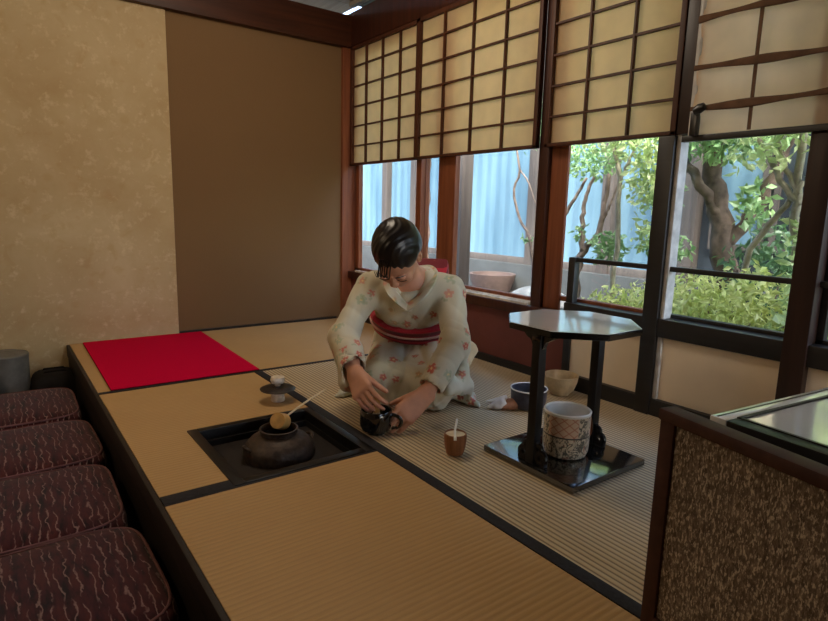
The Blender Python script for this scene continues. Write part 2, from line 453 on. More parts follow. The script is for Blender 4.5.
# black framed low wall with cream boards and a guard rail
b = MB()
b.box((W-.03, -2.5, .295), (W+.03, 1.55, .362), .004)
b.box((W-.03, -2.5, -.02), (W+.03, 1.56, .062), .004)
b.box((W-.02, 1.515, -.02), (W+.012, 1.548, .55), .003)
struct(b.build('trim_14', M['black_wood']), 'black timber frame of the low cream boarded wall')
struct(MB().box((W-.008, -2.5, .06), (W+.012, 1.52, .30)).build('wall_right_low', M['cream_panel']), 'cream boards of the low wall below the railing')
struct(MB().box((W-.012, -.5, .532), (W+.008, 1.55, .55), .003).build('trim_15', M['black_wood']), 'thin black guard rail across the garden windows')

# ------------------------------------------------------------------ shoji screens and the blind
def shoji(label, y0, y1, cols, x, z0=1.0, z1=1.722, rows=6):
    t = thing('shoji_screen', label, 'paper screen', (x, y0, z0), 0, 'upper shoji screens')
    w, h = y1-y0, z1-z0
    f = MB(); st = .02
    f.box((-.014, 0, 0), (.014, st, h), .002).box((-.014, w-st, 0), (.014, w, h), .002).box((-.014, 0, 0), (.014, w, .014), .002).box((-.014, 0, h-.02), (.014, w, h), .002)
    f.build('frame', M['lattice_wood'], t)
    l = MB()
    for k in range(1, cols): y = w*k/cols; l.box((-.012, y-.004, .012), (.004, y+.004, h-.01))
    for k in range(1, rows): z = h*k/rows; l.box((-.010, .01, z-.004), (.005, w-.01, z+.004))
    l.build('lattice', M['lattice_wood'], t)
    MB().box((.006, .01, .008), (.0075, w-.01, h-.008)).build('paper', M['paper'], t)
    return t
shoji('small-squared cream shoji screen hung in the back corner over the first window', 2.632, 3.352, 4, W-.012)
shoji('wide cream shoji screen above the window behind the kneeling person', 1.756, 2.628, 4, W-.020)
shoji('cream three-column shoji screen between the two dark posts', 1.127, 1.709, 3, W-.020)

# roman blind: cloth with sagging ribs
t = thing('fabric_blind', 'tan fabric roman blind with brown ribs and a black pull knob', 'blind', (W-.05, 0, 0))
by0, by1, bz0, bz1 = .20, 1.055, .985, 1.72
ribs = [1.075, 1.19, 1.335, 1.48, 1.62]
def bx(y, z):
    near = min(abs(z-r) for r in ribs)
    return -.010*math.exp(-(near/.03)**2)+.006*math.sin(y*7+z*3)
b = MB(); ny, nz = 40, 60; g = []
for j in range(nz+1):
    z = bz0+(bz1-bz0)*j/nz
    g.append([b.bm.verts.new((bx(by0+(by1-by0)*i/ny, z), by0+(by1-by0)*i/ny, z+.01*math.sin((by0+(by1-by0)*i/ny)*6)*(1-j/nz))) for i in range(ny+1)])
for j in range(nz):
    for i in range(ny): b.bm.faces.new((g[j][i], g[j][i+1], g[j+1][i+1], g[j+1][i]))
o = b.build('cloth', M['blind_cloth'], t)
md = o.modifiers.new('thick', 'SOLIDIFY'); md.thickness = .002
for k, z in enumerate(ribs):
    pts = [(-.013+bx(y, z), y, z+.007*math.sin(y*5+k*1.7)) for y in np.linspace(by0, by1, 30)]
    MB().tube(pts, [.0105+.0035*math.sin(i*.6+k) for i in range(30)], 8, .5, up=(1, 0, 0)).build('rib', M['blind_rib'], t)
for y in (.872, .50):
    MB().tube([(-.015, y, bz0+.005), (-.019, y, 1.2), (-.017, y, bz1)], .006, 8, .6).build('stay', M['blind_rib'], t)
MB().box((-.012, by0, bz0-.016), (.008, by1+.03, bz0+.003), .002).build('bottom_rail', M['black_wood'], t)
b = MB(); b.lathe([(0, -.018), (.012, -.014), (.016, 0), (.012, .014), (0, .018)], 20, mat=Matrix.Translation((-.035, 1.022, 1.066)) @ Matrix.Rotation(1.2, 4, 'X') @ Matrix.Diagonal((.8, 1, 1.25, 1)))
b.box((-.03, 1.03, .985), (-.005, 1.052, 1.062), .003)
b.build('pull_knob', M['pull_black'], t)
b = MB().tube([(-.004, by1+.003, bz0), (-.004, by1+.004, bz1)], .011, 8, .35)
b.build('edge_strip', M['white_edge'], t)

# ------------------------------------------------------------------ tatami
def mat_thing(label, x0, y0, x1, y1, mtl, hole=None, borders=()):
    t = thing('tatami_mat', label, 'tatami mat', ((x0+x1)/2, (y0+y1)/2, 0))
    cx, cy = (x0+x1)/2, (y0+y1)/2
    b = MB()
    if hole:
        hx0, hy0, hx1, hy1 = hole
        b.box((x0-cx, hy1-cy, -.05), (x1-cx, y1-cy, 0)); b.box((x0-cx, hy0-cy, -.05), (hx0-cx, hy1-cy, 0))
        if x1-hx1 > .002: b.box((hx1-cx, hy0-cy, -.05), (x1-cx, hy1-cy, 0))
        if hy0-y0 > .002: b.box((x0-cx, y0-cy, -.05), (x1-cx, hy0-cy, 0))
    else: b.box((x0-cx, y0-cy, -.05), (x1-cx, y1-cy, 0))
    b.build('woven_top', mtl, t)
    for (a0, c0, a1, c1) in borders:
        MB().box((a0-cx, c0-cy, -.004), (a1-cx, c1-cy, .0018), .0006).build('border', M['heri'], t)
    return t
HX0, HX1, HY0, HY1 = .466, .898, 1.400, 1.850
mat_thing('smooth tan tatami mat along the back wall, partly under the red felt', .292, 2.402, 1.93, 3.365, M['tatami_x'], None, [(.292, 2.402, 1.93, 2.424)])
mat_thing('tan tatami mat with the sunken hearth cut into its corner', .292, 1.400, .8995, 2.398, M['tatami_x'], (HX0, HY0, HX1, HY1), [(.292, 1.400, HX0, 1.442)])
mat_thing('tan tatami mat in front of the hearth beside the benches', .292, -.6, .8995, 1.398, M['tatami_x'], None, [(.292, 1.390, .8995, 1.398)])
mat_thing('strongly ribbed tatami mat under the kneeling person and the octagonal table', .9015, .36, 1.93, 2.398, M['tatami_y'], None, [(.9015, .36, .937, 2.398)])
mat_thing('ribbed tatami mat under the glass-topped table', .9015, -1.6, 1.93, .356, M['tatami_y'], None, [(.9015, -1.6, .937, .356)])
struct(MB().box((.277, -2.6, -.06), (.291, 3.36, .001), .003).build('trim_16', M['platform_side']), 'dark edge board of the tatami platform')
struct(MB().box((.28, -2.6, LOW), (.325, BY-.03, -.06)).build('wall_platform', M['platform_side']), 'dark vertical side of the platform')

# red felt rug
t = thing('felt_rug', 'bright red felt rug laid on the tatami by the back wall', 'rug', (.64, 2.88, .0025), math.radians(-.8))
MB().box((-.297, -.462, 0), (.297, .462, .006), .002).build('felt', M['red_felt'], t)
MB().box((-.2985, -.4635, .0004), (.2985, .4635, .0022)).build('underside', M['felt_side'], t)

# ------------------------------------------------------------------ sunken hearth
t2 = t = thing('sunken_hearth', 'black lacquered square sunken hearth with ash in the tatami', 'hearth', (.682, 1.626, 0))
HX0, HX1, HY0, HY1 = HX0-.682, HX1-.682, HY0-1.626, HY1-1.626
fw = .03
b = MB()
b.box((HX0, HY0, -.055), (HX0+fw, HY1, .004), .002).box((HX1-fw, HY0, -.055), (HX1, HY1, .004), .002)
b.box((HX0+fw, HY0, -.055), (HX1-fw, HY0+fw, .004), .002).box((HX0+fw, HY1-fw, -.055), (HX1-fw, HY1, .004), .002)
b.build('frame', M['frame_lacquer'], t)
b = MB(); q = .184
b.box((-q-.012, -q-.012, -.26), (q+.012, q+.012, -.25)).box((-q-.012, -q-.012, -.25), (-q, q+.012, -.03)).box((q, -q-.012, -.25), (q+.012, q+.012, -.03)).box((-q, -q-.012, -.25), (q, -q, -.03)).box((-q, q, -.25), (q, q+.012, -.03))
b.build('box', M['soot'], t2)
b = MB()
b.box((-q, -q, -.125), (q, q, -.118))
b.build('ash', M['ash'], t2)
b = MB()
for s in (-1, 1): b.box((-q, s*.172-.006, -.095), (q, s*.172+.006, -.088), .001); b.box((s*.172-.006, -q, -.095), (s*.172+.006, q, -.088), .001)
b.build('inner_rail', M['copper'], t2)
for k in range(3):
    a = k*2*PI/3+.4
    MB().tube([(.12*math.cos(a), .12*math.sin(a), -.119), (.1*math.cos(a), .1*math.sin(a), -.075)], .008, 8).build('trivet_leg', M['iron'], t2)

# kettle
t = thing('iron_kettle', 'round dark iron kettle sitting in the sunken hearth', 'kettle', (.69, 1.636, .012))
prof = [(0, -.117), (.05, -.116), (.085, -.104), (.106, -.078), (.112, -.052), (.106, -.026), (.088, -.006), (.066, .004), (.058, .008), (.0575, .02), (.060, .025), (.055, .026), (.052, .018), (.052, .004), (.075, -.02), (.09, -.055), (.07, -.095), (0, -.1)]
MB().lathe(prof, 56).build('body', M['iron'], t)
for s in (-1, 1):
    b = MB(); pts = [(s*(.094+.018*math.sin(a)), .022*math.cos(a), -.028+.012*math.sin(a)) for a in np.linspace(-.5, PI+.5, 14)]
    b.tube(pts, .006, 8); b.build('lug', M['iron'], t)
b = MB().lathe([(.0, -.03), (.06, -.03)], 40); b.build('hot_water', M['soot'], t)

# ladle resting across the kettle mouth
t = thing('bamboo_ladle', 'bamboo water ladle with a pale handle resting in the kettle mouth', 'ladle', (.705, 1.66, .03))
R = Matrix.Rotation(math.radians(-55), 4, (.35, .25, 0)) if False else Matrix.Rotation(.5, 4, 'X')
cup = MB(); cup.lathe([(0, .022), (.025, .022), (.027, -.022), (.0245, -.022), (.0235, .018), (0, .018)], 32, mat=Matrix.Translation((0, 0, .018)) @ Matrix.Rotation(1.15, 4, Vector((.66, -.75, 0))))
cup.build('cup', M['bamboo'], t)
hb = Vector((.02, .012, .022)); he = Vector((.218, .108, .058))
MB().tube([hb, hb.lerp(he, .33)+Vector((0, 0, .004)), hb.lerp(he, .66)+Vector((0, 0, .004)), he], [.0042, .004, .0036, .0045], 8, .7).build('handle', M['pale_bamboo'], t)

# kettle lid on its rest
t = thing('lid_rest', 'small pale cylindrical lid rest on the tatami behind the hearth', 'lid rest', (.835, 1.985, 0))
MB().lathe([(0, 0), (.024, 0), (.026, .004), (.0235, .02), (.026, .036), (.024, .04), (.018, .04), (.017, .03), (0, .03)], 32).build('ring', M['ivory'], t)
t = thing('kettle_lid', 'dark iron kettle lid with a pale knob, set on the small lid rest', 'kettle lid', (.835, 1.985, .041))
MB().lathe([(0, 0), (.03, -.0), (.05, .002), (.064, .004), (.066, .0075), (.055, .013), (.03, .017), (0, .018)], 44).build('disc', M['dark_iron'], t)
b = MB().lathe([(0, .0175), (.010, .0175), (.012, .026), (.023, .030), (.027, .042), (.024, .052), (.012, .056), (0, .055)], 28); b.build('knob', M['ivory'], t)

# ------------------------------------------------------------------ tea bowl, whisk, caddy, scoop
BOWL = (.975, 1.515)
t = thing('tea_bowl', 'shiny black tea bowl on the tatami between the kneeling person’s hands', 'tea bowl', (BOWL[0], BOWL[1], .001))
MB().lathe([(0, .004), (.022, .004), (.024, 0), (.029, 0), (.031, .006), (.046, .014), (.053, .03), (.0535, .055), (.0515, .078), (.0495, .081), (.0475, .078), (.0485, .055), (.046, .028), (.03, .014), (0, .011)], 48).build('body', M['black_glaze'], t)
MB().lathe([(0, .024), (.042, .024)], 32).build('tea', M['tea'], t)
hd = Vector((.70, -.71, 0))
pts = [hd*(.0505+.034*math.sin(a))+Vector((0, 0, .043+.023*math.cos(a))) for a in np.linspace(.05, PI-.05, 16)]
MB().tube(pts, .0052, 8, 1.2).build('handle', M['black_glaze'], t)
t = thing('tea_whisk', 'bamboo tea whisk held upright inside the black tea bowl', 'whisk', (BOWL[0]+.003, BOWL[1]+.002, .026))
MB().lathe([(0, .045), (.0105, .045), (.0115, .05), (.011, .1), (0, .101)], 20).build('handle', M['bamboo'], t)
b = MB()
for k in range(24):
    a = 2*PI*k/24; c, s = math.cos(a), math.sin(a)
    b.tube([(.009*c, .009*s, .047), (.017*c, .017*s, .025), (.019*c, .019*s, .008), (.014*c, .014*s, .001)], .0009, 4)
b.build('tines', M['pale_bamboo'], t)

t = thing('tea_caddy', 'small brown wooden tea caddy with a cream top on the ribbed tatami', 'tea caddy', (1.085, 1.245, .001))
MB().lathe([(0, .0), (.021, 0), (.026, .004), (.031, .022), (.034, .046), (.0345, .058), (.033, .066), (.031, .067), (.030, .062), (0, .061)], 40).build('body', M['caddy_wood'], t)
MB().lathe([(0, .0635), (.018, .0632), (.0302, .062)], 36).build('cream_top', M['caddy_top'], t)
t = thing('tea_scoop', 'slim pale tea scoop resting on the brown tea caddy', 'scoop', (1.085, 1.245, .001))
sp = curve([(-.026, -.030, .058), (-.020, -.022, .0675), (0, .003, .071), (.021, .022, .083), (.032, .032, .094)], 20)
MB().tube(sp, [.0046 if i < 5 else .0035 for i in range(len(sp))], 8, .5).build('blade', M['white_glaze'], t)

# ------------------------------------------------------------------ octagonal stand
TX, TY = 1.338, 1.045
t = thing('octagonal_table', 'black two-legged tea stand with an octagonal top and a square base board', 'table', (TX, TY, .001))
MB().box((-.164, -.169, .002), (.164, .169, .020), .003).build('base_board', M['table_lacquer'], t)
ap = .179; Rr = ap/math.cos(PI/8)
poly = [(Rr*math.cos(PI/8+k*PI/4), Rr*math.sin(PI/8+k*PI/4)) for k in range(8)]
MB().prism(poly, .402, .4195, bev=.002).build('top', M['lacquer'], t)
MB().prism([(x*.985, y*.985) for x, y in poly], .4185, .421).build('top_surface', M['painted_reflection'], t)
MB().box((-.15, -.014, .376), (.15, .014, .402), .003).build('crossbar', M['lacquer'], t)
def bracket(up):
    out = []
    # leaf-shaped outline with two scallops, in the plane of the legs
    for a in np.linspace(0, PI, 40):
        r = .043*(1+.22*math.cos(4*a)*abs(math.cos(a))**.3)
        out.append((r*math.cos(a)*1.05, r*math.sin(a)*(1.15)))
    return out
for s in (-1, 1):
    lx = s*.133
    MB().box((lx-.0145, -.0145, .020), (lx+.0145, .0145, .40), .003).build('leg', M['frame_lacquer'], t)
    # carved foot: two boards with scalloped outlines crossing at the leg
    b = MB()
    b.box((lx-.009, -.020, .0195), (lx+.009, .020, .088), .006)
    for q in (-1, 1):
        for (cy, cz, rr, tr_) in ((.031, .042, .014, .0105), (.020, .066, .010, .009)):
            pts = [(lx, q*(cy+rr*math.cos(a)), cz+rr*math.sin(a)) for a in np.linspace(0, 2*PI, 20)]
            b.tube(pts, tr_, 8, .8, cap=False, up=(1, 0, 0))
        b.box((lx-.009, min(q*.02, q*.05), .0195), (lx+.009, max(q*.02, q*.05), .034), .004)
    b.build('carved_foot', M['frame_lacquer'], t)
    b = MB(); mtx = Matrix.Translation((lx, 0, .402)) @ Matrix.Rotation(PI/2, 4, 'Z') @ Matrix.Rotation(-PI/2, 4, 'X')
    b.prism(bracket(1), -.007, .007, mat=mtx); b.build('top_bracket', M['lacquer'], t)

# water jar
JX, JY = 1.335, 1.035
t = thing('water_jar', 'cream porcelain water jar painted with red lattice and dark scrolls, under the octagonal table', 'jar', (JX, JY, .0225))
MB().lathe([(0, 0), (.052, 0), (.060, .004), (.0655, .018), (.067, .04), (.0675, .09), (.0675, .128), (.069, .135), (.066, .138), (.0625, .135), (.062, .09), (.060, .03), (0, .022)], 64).build('body', M['jar'], t)
MB().lathe([(0, .0235), (.0585, .028), (.0606, .09), (.0612, .133)], 48).build('inside_glaze', M['white_glaze'], t)
u = Vector((.80, -.10, 0)).normalized()
pts = curve([u*.066+Vector((0, 0, .118)), u*.088+Vector((0, 0, .108)), u*.103+Vector((.0, 0, .075)), u*.106+Vector((0, .004, .04)), u*.09+Vector((0, .006, .03)), u*.068+Vector((0, .006, .036))], 24)
MB().tube(pts, .003, 8).build('handle', M['copper'], t)

# bowls and cloth behind the stand
t = thing('slop_bowl', 'dark blue-grey bowl with a white rim on the tatami behind the octagonal table', 'bowl', (1.60, 1.425, .001))
MB().lathe([(0, 0), (.052, 0), (.06, .008), (.066, .03), (.069, .072), (.0675, .074), (.0645, .072), (.061, .03), (.05, .012), (0, .01)], 48).build('body', M['navy_glaze'], t)
MB().tube([(.068*math.cos(a), .068*math.sin(a), .0735) for a in np.linspace(0, 2*PI, 49)], .0028, 6, cap=False).build('rim', M['white_glaze'], t)
t = thing('beige_bowl', 'beige ceramic bowl against the low wall, behind the dark blue bowl', 'bowl', (1.83, 1.465, .001))
MB().lathe([(0, 0), (.034, 0), (.036, .006), (.055, .025), (.066, .055), (.07, .08), (.068, .083), (.065, .08), (.06, .055), (.045, .025), (0, .014)], 48).build('body', M['beige_glaze'], t)

# ------------------------------------------------------------------ implicit-surface modelling (for the figure and soft things)
class Field:
    def __init__(s, lo, hi, h):
        s.lo = np.array(lo, np.float32); s.h = h
        s.n = np.ceil((np.array(hi)-s.lo)/h).astype(int)+1
        s.g = np.full(s.n, 1.0, np.float32)
    def region(s, lo, hi):
        a = np.clip(np.floor((np.array(lo)-s.lo)/s.h).astype(int), 0, s.n); b = np.clip(np.ceil((np.array(hi)-s.lo)/s.h).astype(int)+1, 0, s.n)
        if np.any(b <= a): return None
        sl = tuple(slice(a[k], b[k]) for k in range(3))
        ax = [s.lo[k]+s.h*np.arange(a[k], b[k], dtype=np.float32) for k in range(3)]
        return sl, np.meshgrid(*ax, indexing='ij')
    def put(s, lo, hi, fn, k=.02, op='add'):
        m = k+3*s.h
        r = s.region(np.array(lo)-m, np.array(hi)+m)
        if r is None: return s
        sl, P = r; d = fn(*P).astype(np.float32); g = s.g[sl]
        if op == 'add':
            if k > 0:
                hh = np.clip(.5+.5*(g-d)/k, 0, 1); s.g[sl] = g*(1-hh)+d*hh-k*hh*(1-hh)
            else: s.g[sl] = np.minimum(g, d)
        elif op == 'sub':
            d = -d
            if k > 0:
                hh = np.clip(.5-.5*(g-d)/k, 0, 1); s.g[sl] = g*(1-hh)+d*hh+k*hh*(1-hh)
            else: s.g[sl] = np.maximum(g, d)
        return s
    def cap(s, a, b, r1, r2=None, k=.02, op='add', sc=(1, 1, 1)):
        """tapered capsule; sc stretches space so the section can be elliptical"""
        r2 = r1 if r2 is None else r2; S = np.array(sc, float)
        a = np.array(a, float); b = np.array(b, float); rm = max(r1, r2)*np.array(sc)
        A, B = a/S, b/S; D = B-A; L2 = max(1e-9, D.dot(D)); kk = min(sc)
        def fn(x, y, z):
            px, py, pz = x/S[0]-A[0], y/S[1]-A[1], z/S[2]-A[2]
            t = np.clip((px*D[0]+py*D[1]+pz*D[2])/L2, 0, 1)
            return (np.sqrt((px-t*D[0])**2+(py-t*D[1])**2+(pz-t*D[2])**2)-(r1+(r2-r1)*t))*kk
        return s.put(np.minimum(a, b)-rm, np.maximum(a, b)+rm, fn, k, op)
    def ell(s, c, r, k=.02, op='add', R=None):
        c = np.array(c, float); r = np.array(r, float); Rm = np.eye(3) if R is None else np.array(R)
        def fn(x, y, z):
            q = [x-c[0], y-c[1], z-c[2]]
            l = [Rm[i][0]*q[0]+Rm[i][1]*q[1]+Rm[i][2]*q[2] for i in range(3)]
            k0 = np.sqrt(sum((l[i]/r[i])**2 for i in range(3)))+1e-6; k1 = np.sqrt(sum((l[i]/r[i]**2)**2 for i in range(3)))+1e-6
            return k0*(k0-1)/k1
        m = float(max(r)) if R is not None else r
        return s.put(c-m, c+m, fn, k, op)
    def half(s, n, d):
        """keep the side where n.p > d"""
        ax = [s.lo[k]+s.h*np.arange(s.n[k], dtype=np.float32) for k in range(3)]
        f = d-(n[0]*ax[0][:, None, None]+n[1]*ax[1][None, :, None]+n[2]*ax[2][None, None, :])
        s.g = np.maximum(s.g, f); return s
    def mesh(s):
        g = s.g.copy(); g[0] = g[-1] = 1; g[:, 0] = g[:, -1] = 1; g[:, :, 0] = g[:, :, -1] = 1
        ins = g < 0
        cnt = np.zeros(tuple(n-1 for n in g.shape), np.int8)
        for i in (0, 1):
            for j in (0, 1):
                for k in (0, 1): cnt += ins[i:ins.shape[0]-1+i, j:ins.shape[1]-1+j, k:ins.shape[2]-1+k]
        act = (cnt > 0) & (cnt < 8)
        I = np.argwhere(act); vid = np.full(act.shape, -1, np.int64); vid[act] = np.arange(len(I))
        cor = np.array([[i, j, k] for i in (0, 1) for j in (0, 1) for k in (0, 1)])
        val = np.stack([g[I[:, 0]+c[0], I[:, 1]+c[1], I[:, 2]+c[2]] for c in cor], 1)
        acc = np.zeros((len(I), 3)); w = np.zeros(len(I))
        for a in range(8):
            for b2 in range(a+1, 8):
                if np.abs(cor[a]-cor[b2]).sum() != 1: continue
                va, vb = val[:, a], val[:, b2]; m = (va < 0) != (vb < 0)
                t = np.where(m, va/np.where(m, va-vb, 1), 0)
                acc += np.where(m[:, None], cor[a]+(cor[b2]-cor[a])*t[:, None], 0); w += m
        V = (I+acc/w[:, None])*s.h+s.lo
        F = []
        for ax in range(3):
            o1, o2 = [(1, 2), (2, 0), (0, 1)][ax]
            sl0 = [slice(None)]*3; sl1 = [slice(None)]*3; sl0[ax] = slice(0, -1); sl1[ax] = slice(1, None)
            ch = ins[tuple(sl0)] != ins[tuple(sl1)]; E = np.argwhere(ch)
            E = E[(E[:, o1] > 0) & (E[:, o2] > 0)]
            E = E[(E[:, o1] < vid.shape[o1]) & (E[:, o2] < vid.shape[o2])]
            d1 = np.zeros(3, int); d1[o1] = 1; d2 = np.zeros(3, int); d2[o2] = 1
            q = [vid[tuple((E-x).T)] for x in (d1*0, d1, d1+d2, d2)]
            Q = np.stack(q, 1); flip = ~ins[tuple(E.T)]
            Q[flip] = Q[flip][:, ::-1]
            F.append(Q[(Q >= 0).all(1)])
        return V, np.concatenate(F)
    def build(s, name, mat, parent=None, smooth=2):
        V, F = s.mesh()
        me = bpy.data.meshes.new(name); me.from_pydata(V.tolist(), [], F.tolist()); me.update()
        o = link(name, me, mat, parent)
        if smooth:
            bm = bmesh.new(); bm.from_mesh(me)
            for _ in range(smooth): bmesh.ops.smooth_vert(bm, verts=bm.verts, factor=.5, use_axis_x=True, use_axis_y=True, use_axis_z=True)
            bm.to_mesh(me); bm.free()
        me.polygons.foreach_set('use_smooth', [True]*len(me.polygons))
        return o

# ------------------------------------------------------------------ the kneeling person
P = thing('person', 'person in a pale floral kimono and red obi, kneeling and whisking tea with bent head', 'person', (1.21, 1.68, 0.0), math.radians(-45))
nrm = lambda v: np.array(v, float)/np.linalg.norm(v)
# head frame
HU, HF = nrm((-.03, -.85, .53)), None
HF = nrm(np.array((-.05, -.53, -.85)) - HU*np.dot(HU, (-.05, -.53, -.85)))
HX = np.cross(HF, HU)*-1.0          # lateral
HC = np.array((-.028, -.085, .566))
def hp(x, y, z): return HC+HX*x+HU*y+HF*z
RH = np.stack([HX, HU, HF])
SHR, ELR, WRR = np.array((-.160, .075, .440)), np.array((-.222, -.062, .268)), np.array((-.136, -.226, .178))
SHL, ELL, WRL = np.array((.150, .075, .435)), np.array((.185, -.062, .268)), np.array((.106, -.206, .122))
BW = np.array((-.0495, -.2828, 0))  # bowl centre in this frame

B = Field((-.33, -.36, .0), (.33, .48, .72), .0036)
B.cap((0, .34, .16), (0, .2, .30), .105, .085, .03).cap((0, .2, .30), (0, .1, .43), .085, .09, .03)
B.cap((-.14, .08, .44), (.14, .08, .44), .045, .045, .04)
for s in (-1, 1): B.cap((s*.08, .34, .15), (s*.1, .03, .09), .07, .05, .03).cap((s*.1, .03, .06), (s*.07, .38, .045), .045, .035, .02)
B.cap((-.0, .09, .45), hp(0, -.055, -.03), .05, .045, .03)
B.ell(hp(0, .025, -.012), (.073, .088, .093), .01, R=RH).ell(hp(0, -.05, .022), (.056, .062, .062), .03, R=RH)
B.cap(hp(0, -.098, .048), hp(0, -.09, .05), .020, .022, .02)
for s in (-1, 1):
    B.ell(hp(s*.036, -.035, .060), (.022, .022, .018), .02, R=RH)
    B.ell(hp(s*.030, .0, .088), (.016, .010, .012), .012, op='sub', R=RH)
    B.ell(hp(s*.030, -.001, .078), (.014, .010, .011), .004, R=RH)
    B.ell(hp(s*.074, -.012, -.012), (.010, .031, .019), .005, R=RH)
    B.ell(hp(s*.079, -.010, -.006), (.005, .018, .009), .004, op='sub', R=RH)
B.cap(hp(0, .002, .084), hp(0, -.034, .096), .007, .009, .01)
for s in (-1, 1): B.ell(hp(s*.010, -.037, .092), (.007, .006, .008), .006, R=RH)
B.cap(hp(-.016, -.063, .079), hp(.016, -.063, .079), .006, .006, .006)
# arms
for sh, el, wr in ((SHR, ELR, WRR), (SHL, ELL, WRL)):
    B.cap(sh, el, .042, .036, .02).cap(el, el*.35+wr*.65, .036, .029, .012).cap(el*.35+wr*.65, wr, .029, .0235, .012)

def finger(root, d, n, lens, bends, r0, r1):
    """bones from the root along d, curling towards -n"""
    p = np.array(root, float); d = nrm(d); n = nrm(n-d*np.dot(n, d)); pts = [p]
    for L, bnd in zip(lens, bends):
        c, s = math.cos(bnd), math.sin(bnd); d, n = d*c-n*s, n*c+d*s
        p = p+d*L; pts.append(p)
    rr = np.linspace(r0, r1, len(pts))
    for i in range(len(pts)-1): B.cap(pts[i], pts[i+1], rr[i], rr[i+1], .0035)
    return pts
def palm(wr, kn, w, wid=.036, th=.0125):
    for t in np.linspace(-1, 1, 5):
        B.cap(np.array(wr)+w*t*wid*.55, np.array(kn)+w*t*wid*.92, th*1.15, th*.86, .012)

# right hand: back towards the viewer, fingers closed around the whisk handle
wt = BW+np.array((.002, .003, .098))          # grip point on the whisk
kn = np.array((-.098, -.276, .135)); d = nrm(kn-WRR)
n = nrm(np.array((-.55, -.75, .42))); n = nrm(n-d*n.dot(d)); w = np.cross(n, d)
w = w if w[0] > 0 else -w                      # towards the thumb side
palm(WRR, kn, w)
for i, (L, bd) in enumerate(((1.0, (.35, .45, .3)), (1.08, (.32, .45, .3)), (1.02, (.35, .5, .35)), (.84, (.4, .55, .4)))):
    finger(kn+w*(.030-.0195*i), d+w*(.10-.05*i), n, (.040*L, .026*L, .020*L), bd, .0088, .0068)
tr = WRR+d*.022+w*.026-n*.008
finger(tr, nrm(wt-tr)*.8+w*.35, n, (.038, .032, .026), (.12, .18, .15), .0115, .0078)
# left hand: cups the near right side of the bowl
gl = BW+np.array((.052, .006, .040))
kn = np.array((.040, -.262, .062)); d = nrm(kn-WRL)
n = nrm(np.array((.55, -.62, .55))); n = nrm(n-d*n.dot(d)); w = np.cross(n, d); w = w if w[2] > 0 else -w
palm(WRL, kn, w, .034)
for i, (L, bd) in enumerate(((1.0, (.15, .35, .3)), (1.06, (.15, .38, .3)), (1.0, (.18, .4, .35)), (.84, (.22, .45, .35)))):
    finger(kn+w*(.026-.0178*i), d+np.array((0, -.18, -.10))-w*(.04*i-.06), n, (.038*L, .026*L, .019*L), bd, .0085, .0065)
tr = WRL+d*.03+w*.026-n*.004
finger(tr, nrm(BW+np.array((.035, .035, .088))-tr), n, (.036, .030, .024), (.1, .1, .1), .011, .0076)
B.half((0, 0, 1), .002)
B.build('body', M['skin'], P, 2)

# kimono
K = Field((-.37, -.33, -.01), (.37, .72, .56), .0052)
LS = (1.36, 1, 1)
def torso(F, grow=0.0, k=.05):
    F.cap((0, .36, .19), (0, .23, .285), .135+grow, .105+grow, k, sc=LS)
    F.cap((0, .23, .285), (0, .135, .385), .105+grow, .112+grow, k, sc=LS)
    F.cap((0, .135, .385), (0, .075, .435), .112+grow, .078+grow, k, sc=LS)
torso(K)
K.cap((-.13, .082, .437), (.13, .082, .437), .055, .055, .05)
for s in (-1, 1):
    K.cap((s*.085, .36, .17), (s*.098, .0, .098), .115, .078, .05)
    K.cap((s*.10, .0, .06), (s*.13, .45, .06), .068, .075, .05)
    K.cap((s*.13, .16, .05), (s*.255, .05, .014), .05, .016, .04).cap((s*.22, .10, .014), (s*.276, .034, .008), .022, .009, .025)
    K.cap((s*.15, .36, .04), (s*.235, .12, .012), .05, .014, .05)
K.cap((0, .30, .12), (0, .02, .085), .10, .075, .04)
K.ell((0, .5, .05), (.2, .16, .075), .05)
# sleeves
def sleeve(sh, el, wr, bag):
    cu = el+(wr-el)*.80
    K.cap(sh, el, .056, .053, .035); K.cap(el, cu, .052, .046, .03)
    for a, b2, r1, r2 in bag: K.cap(a, b2, r1, r2, .03)
    return cu
cuR = sleeve(SHR, ELR, WRR, [(ELR+(0, 0, -.01), ELR+(.02, -.035, -.085), .045, .034), (ELR+(.02, -.03, -.07), WRR+(-.035, .03, -.045), .034, .028), (ELR+(.05, -.08, -.03), WRR+(-.025, .03, -.03), .035, .032)])
cuL = sleeve(SHL, ELL, WRL, [(ELL+(.0, 0, -.01), (.225, .02, .09), .036, .016), (.5*(ELL+WRL), (.205, -.02, .075), .030, .014), ((.225, .02, .088), (.165, -.10, .10), .016, .018), ((.225, .02, .09), (.238, .045, .03), .018, .010), ((.21, -.01, .1), (.20, .0, .2), .02, .03)])
# open cuffs
for el, wr, cu in ((ELR, WRR, cuR), (ELL, WRL, cuL)):
    dd = nrm(wr-el); K.cap(cu-dd*.03, cu+dd*.2, .034, .046, .006, op='sub')
# neck opening
K.cap((0, .085, .455), (0, -.02, .50), .040, .062, .015, op='sub')
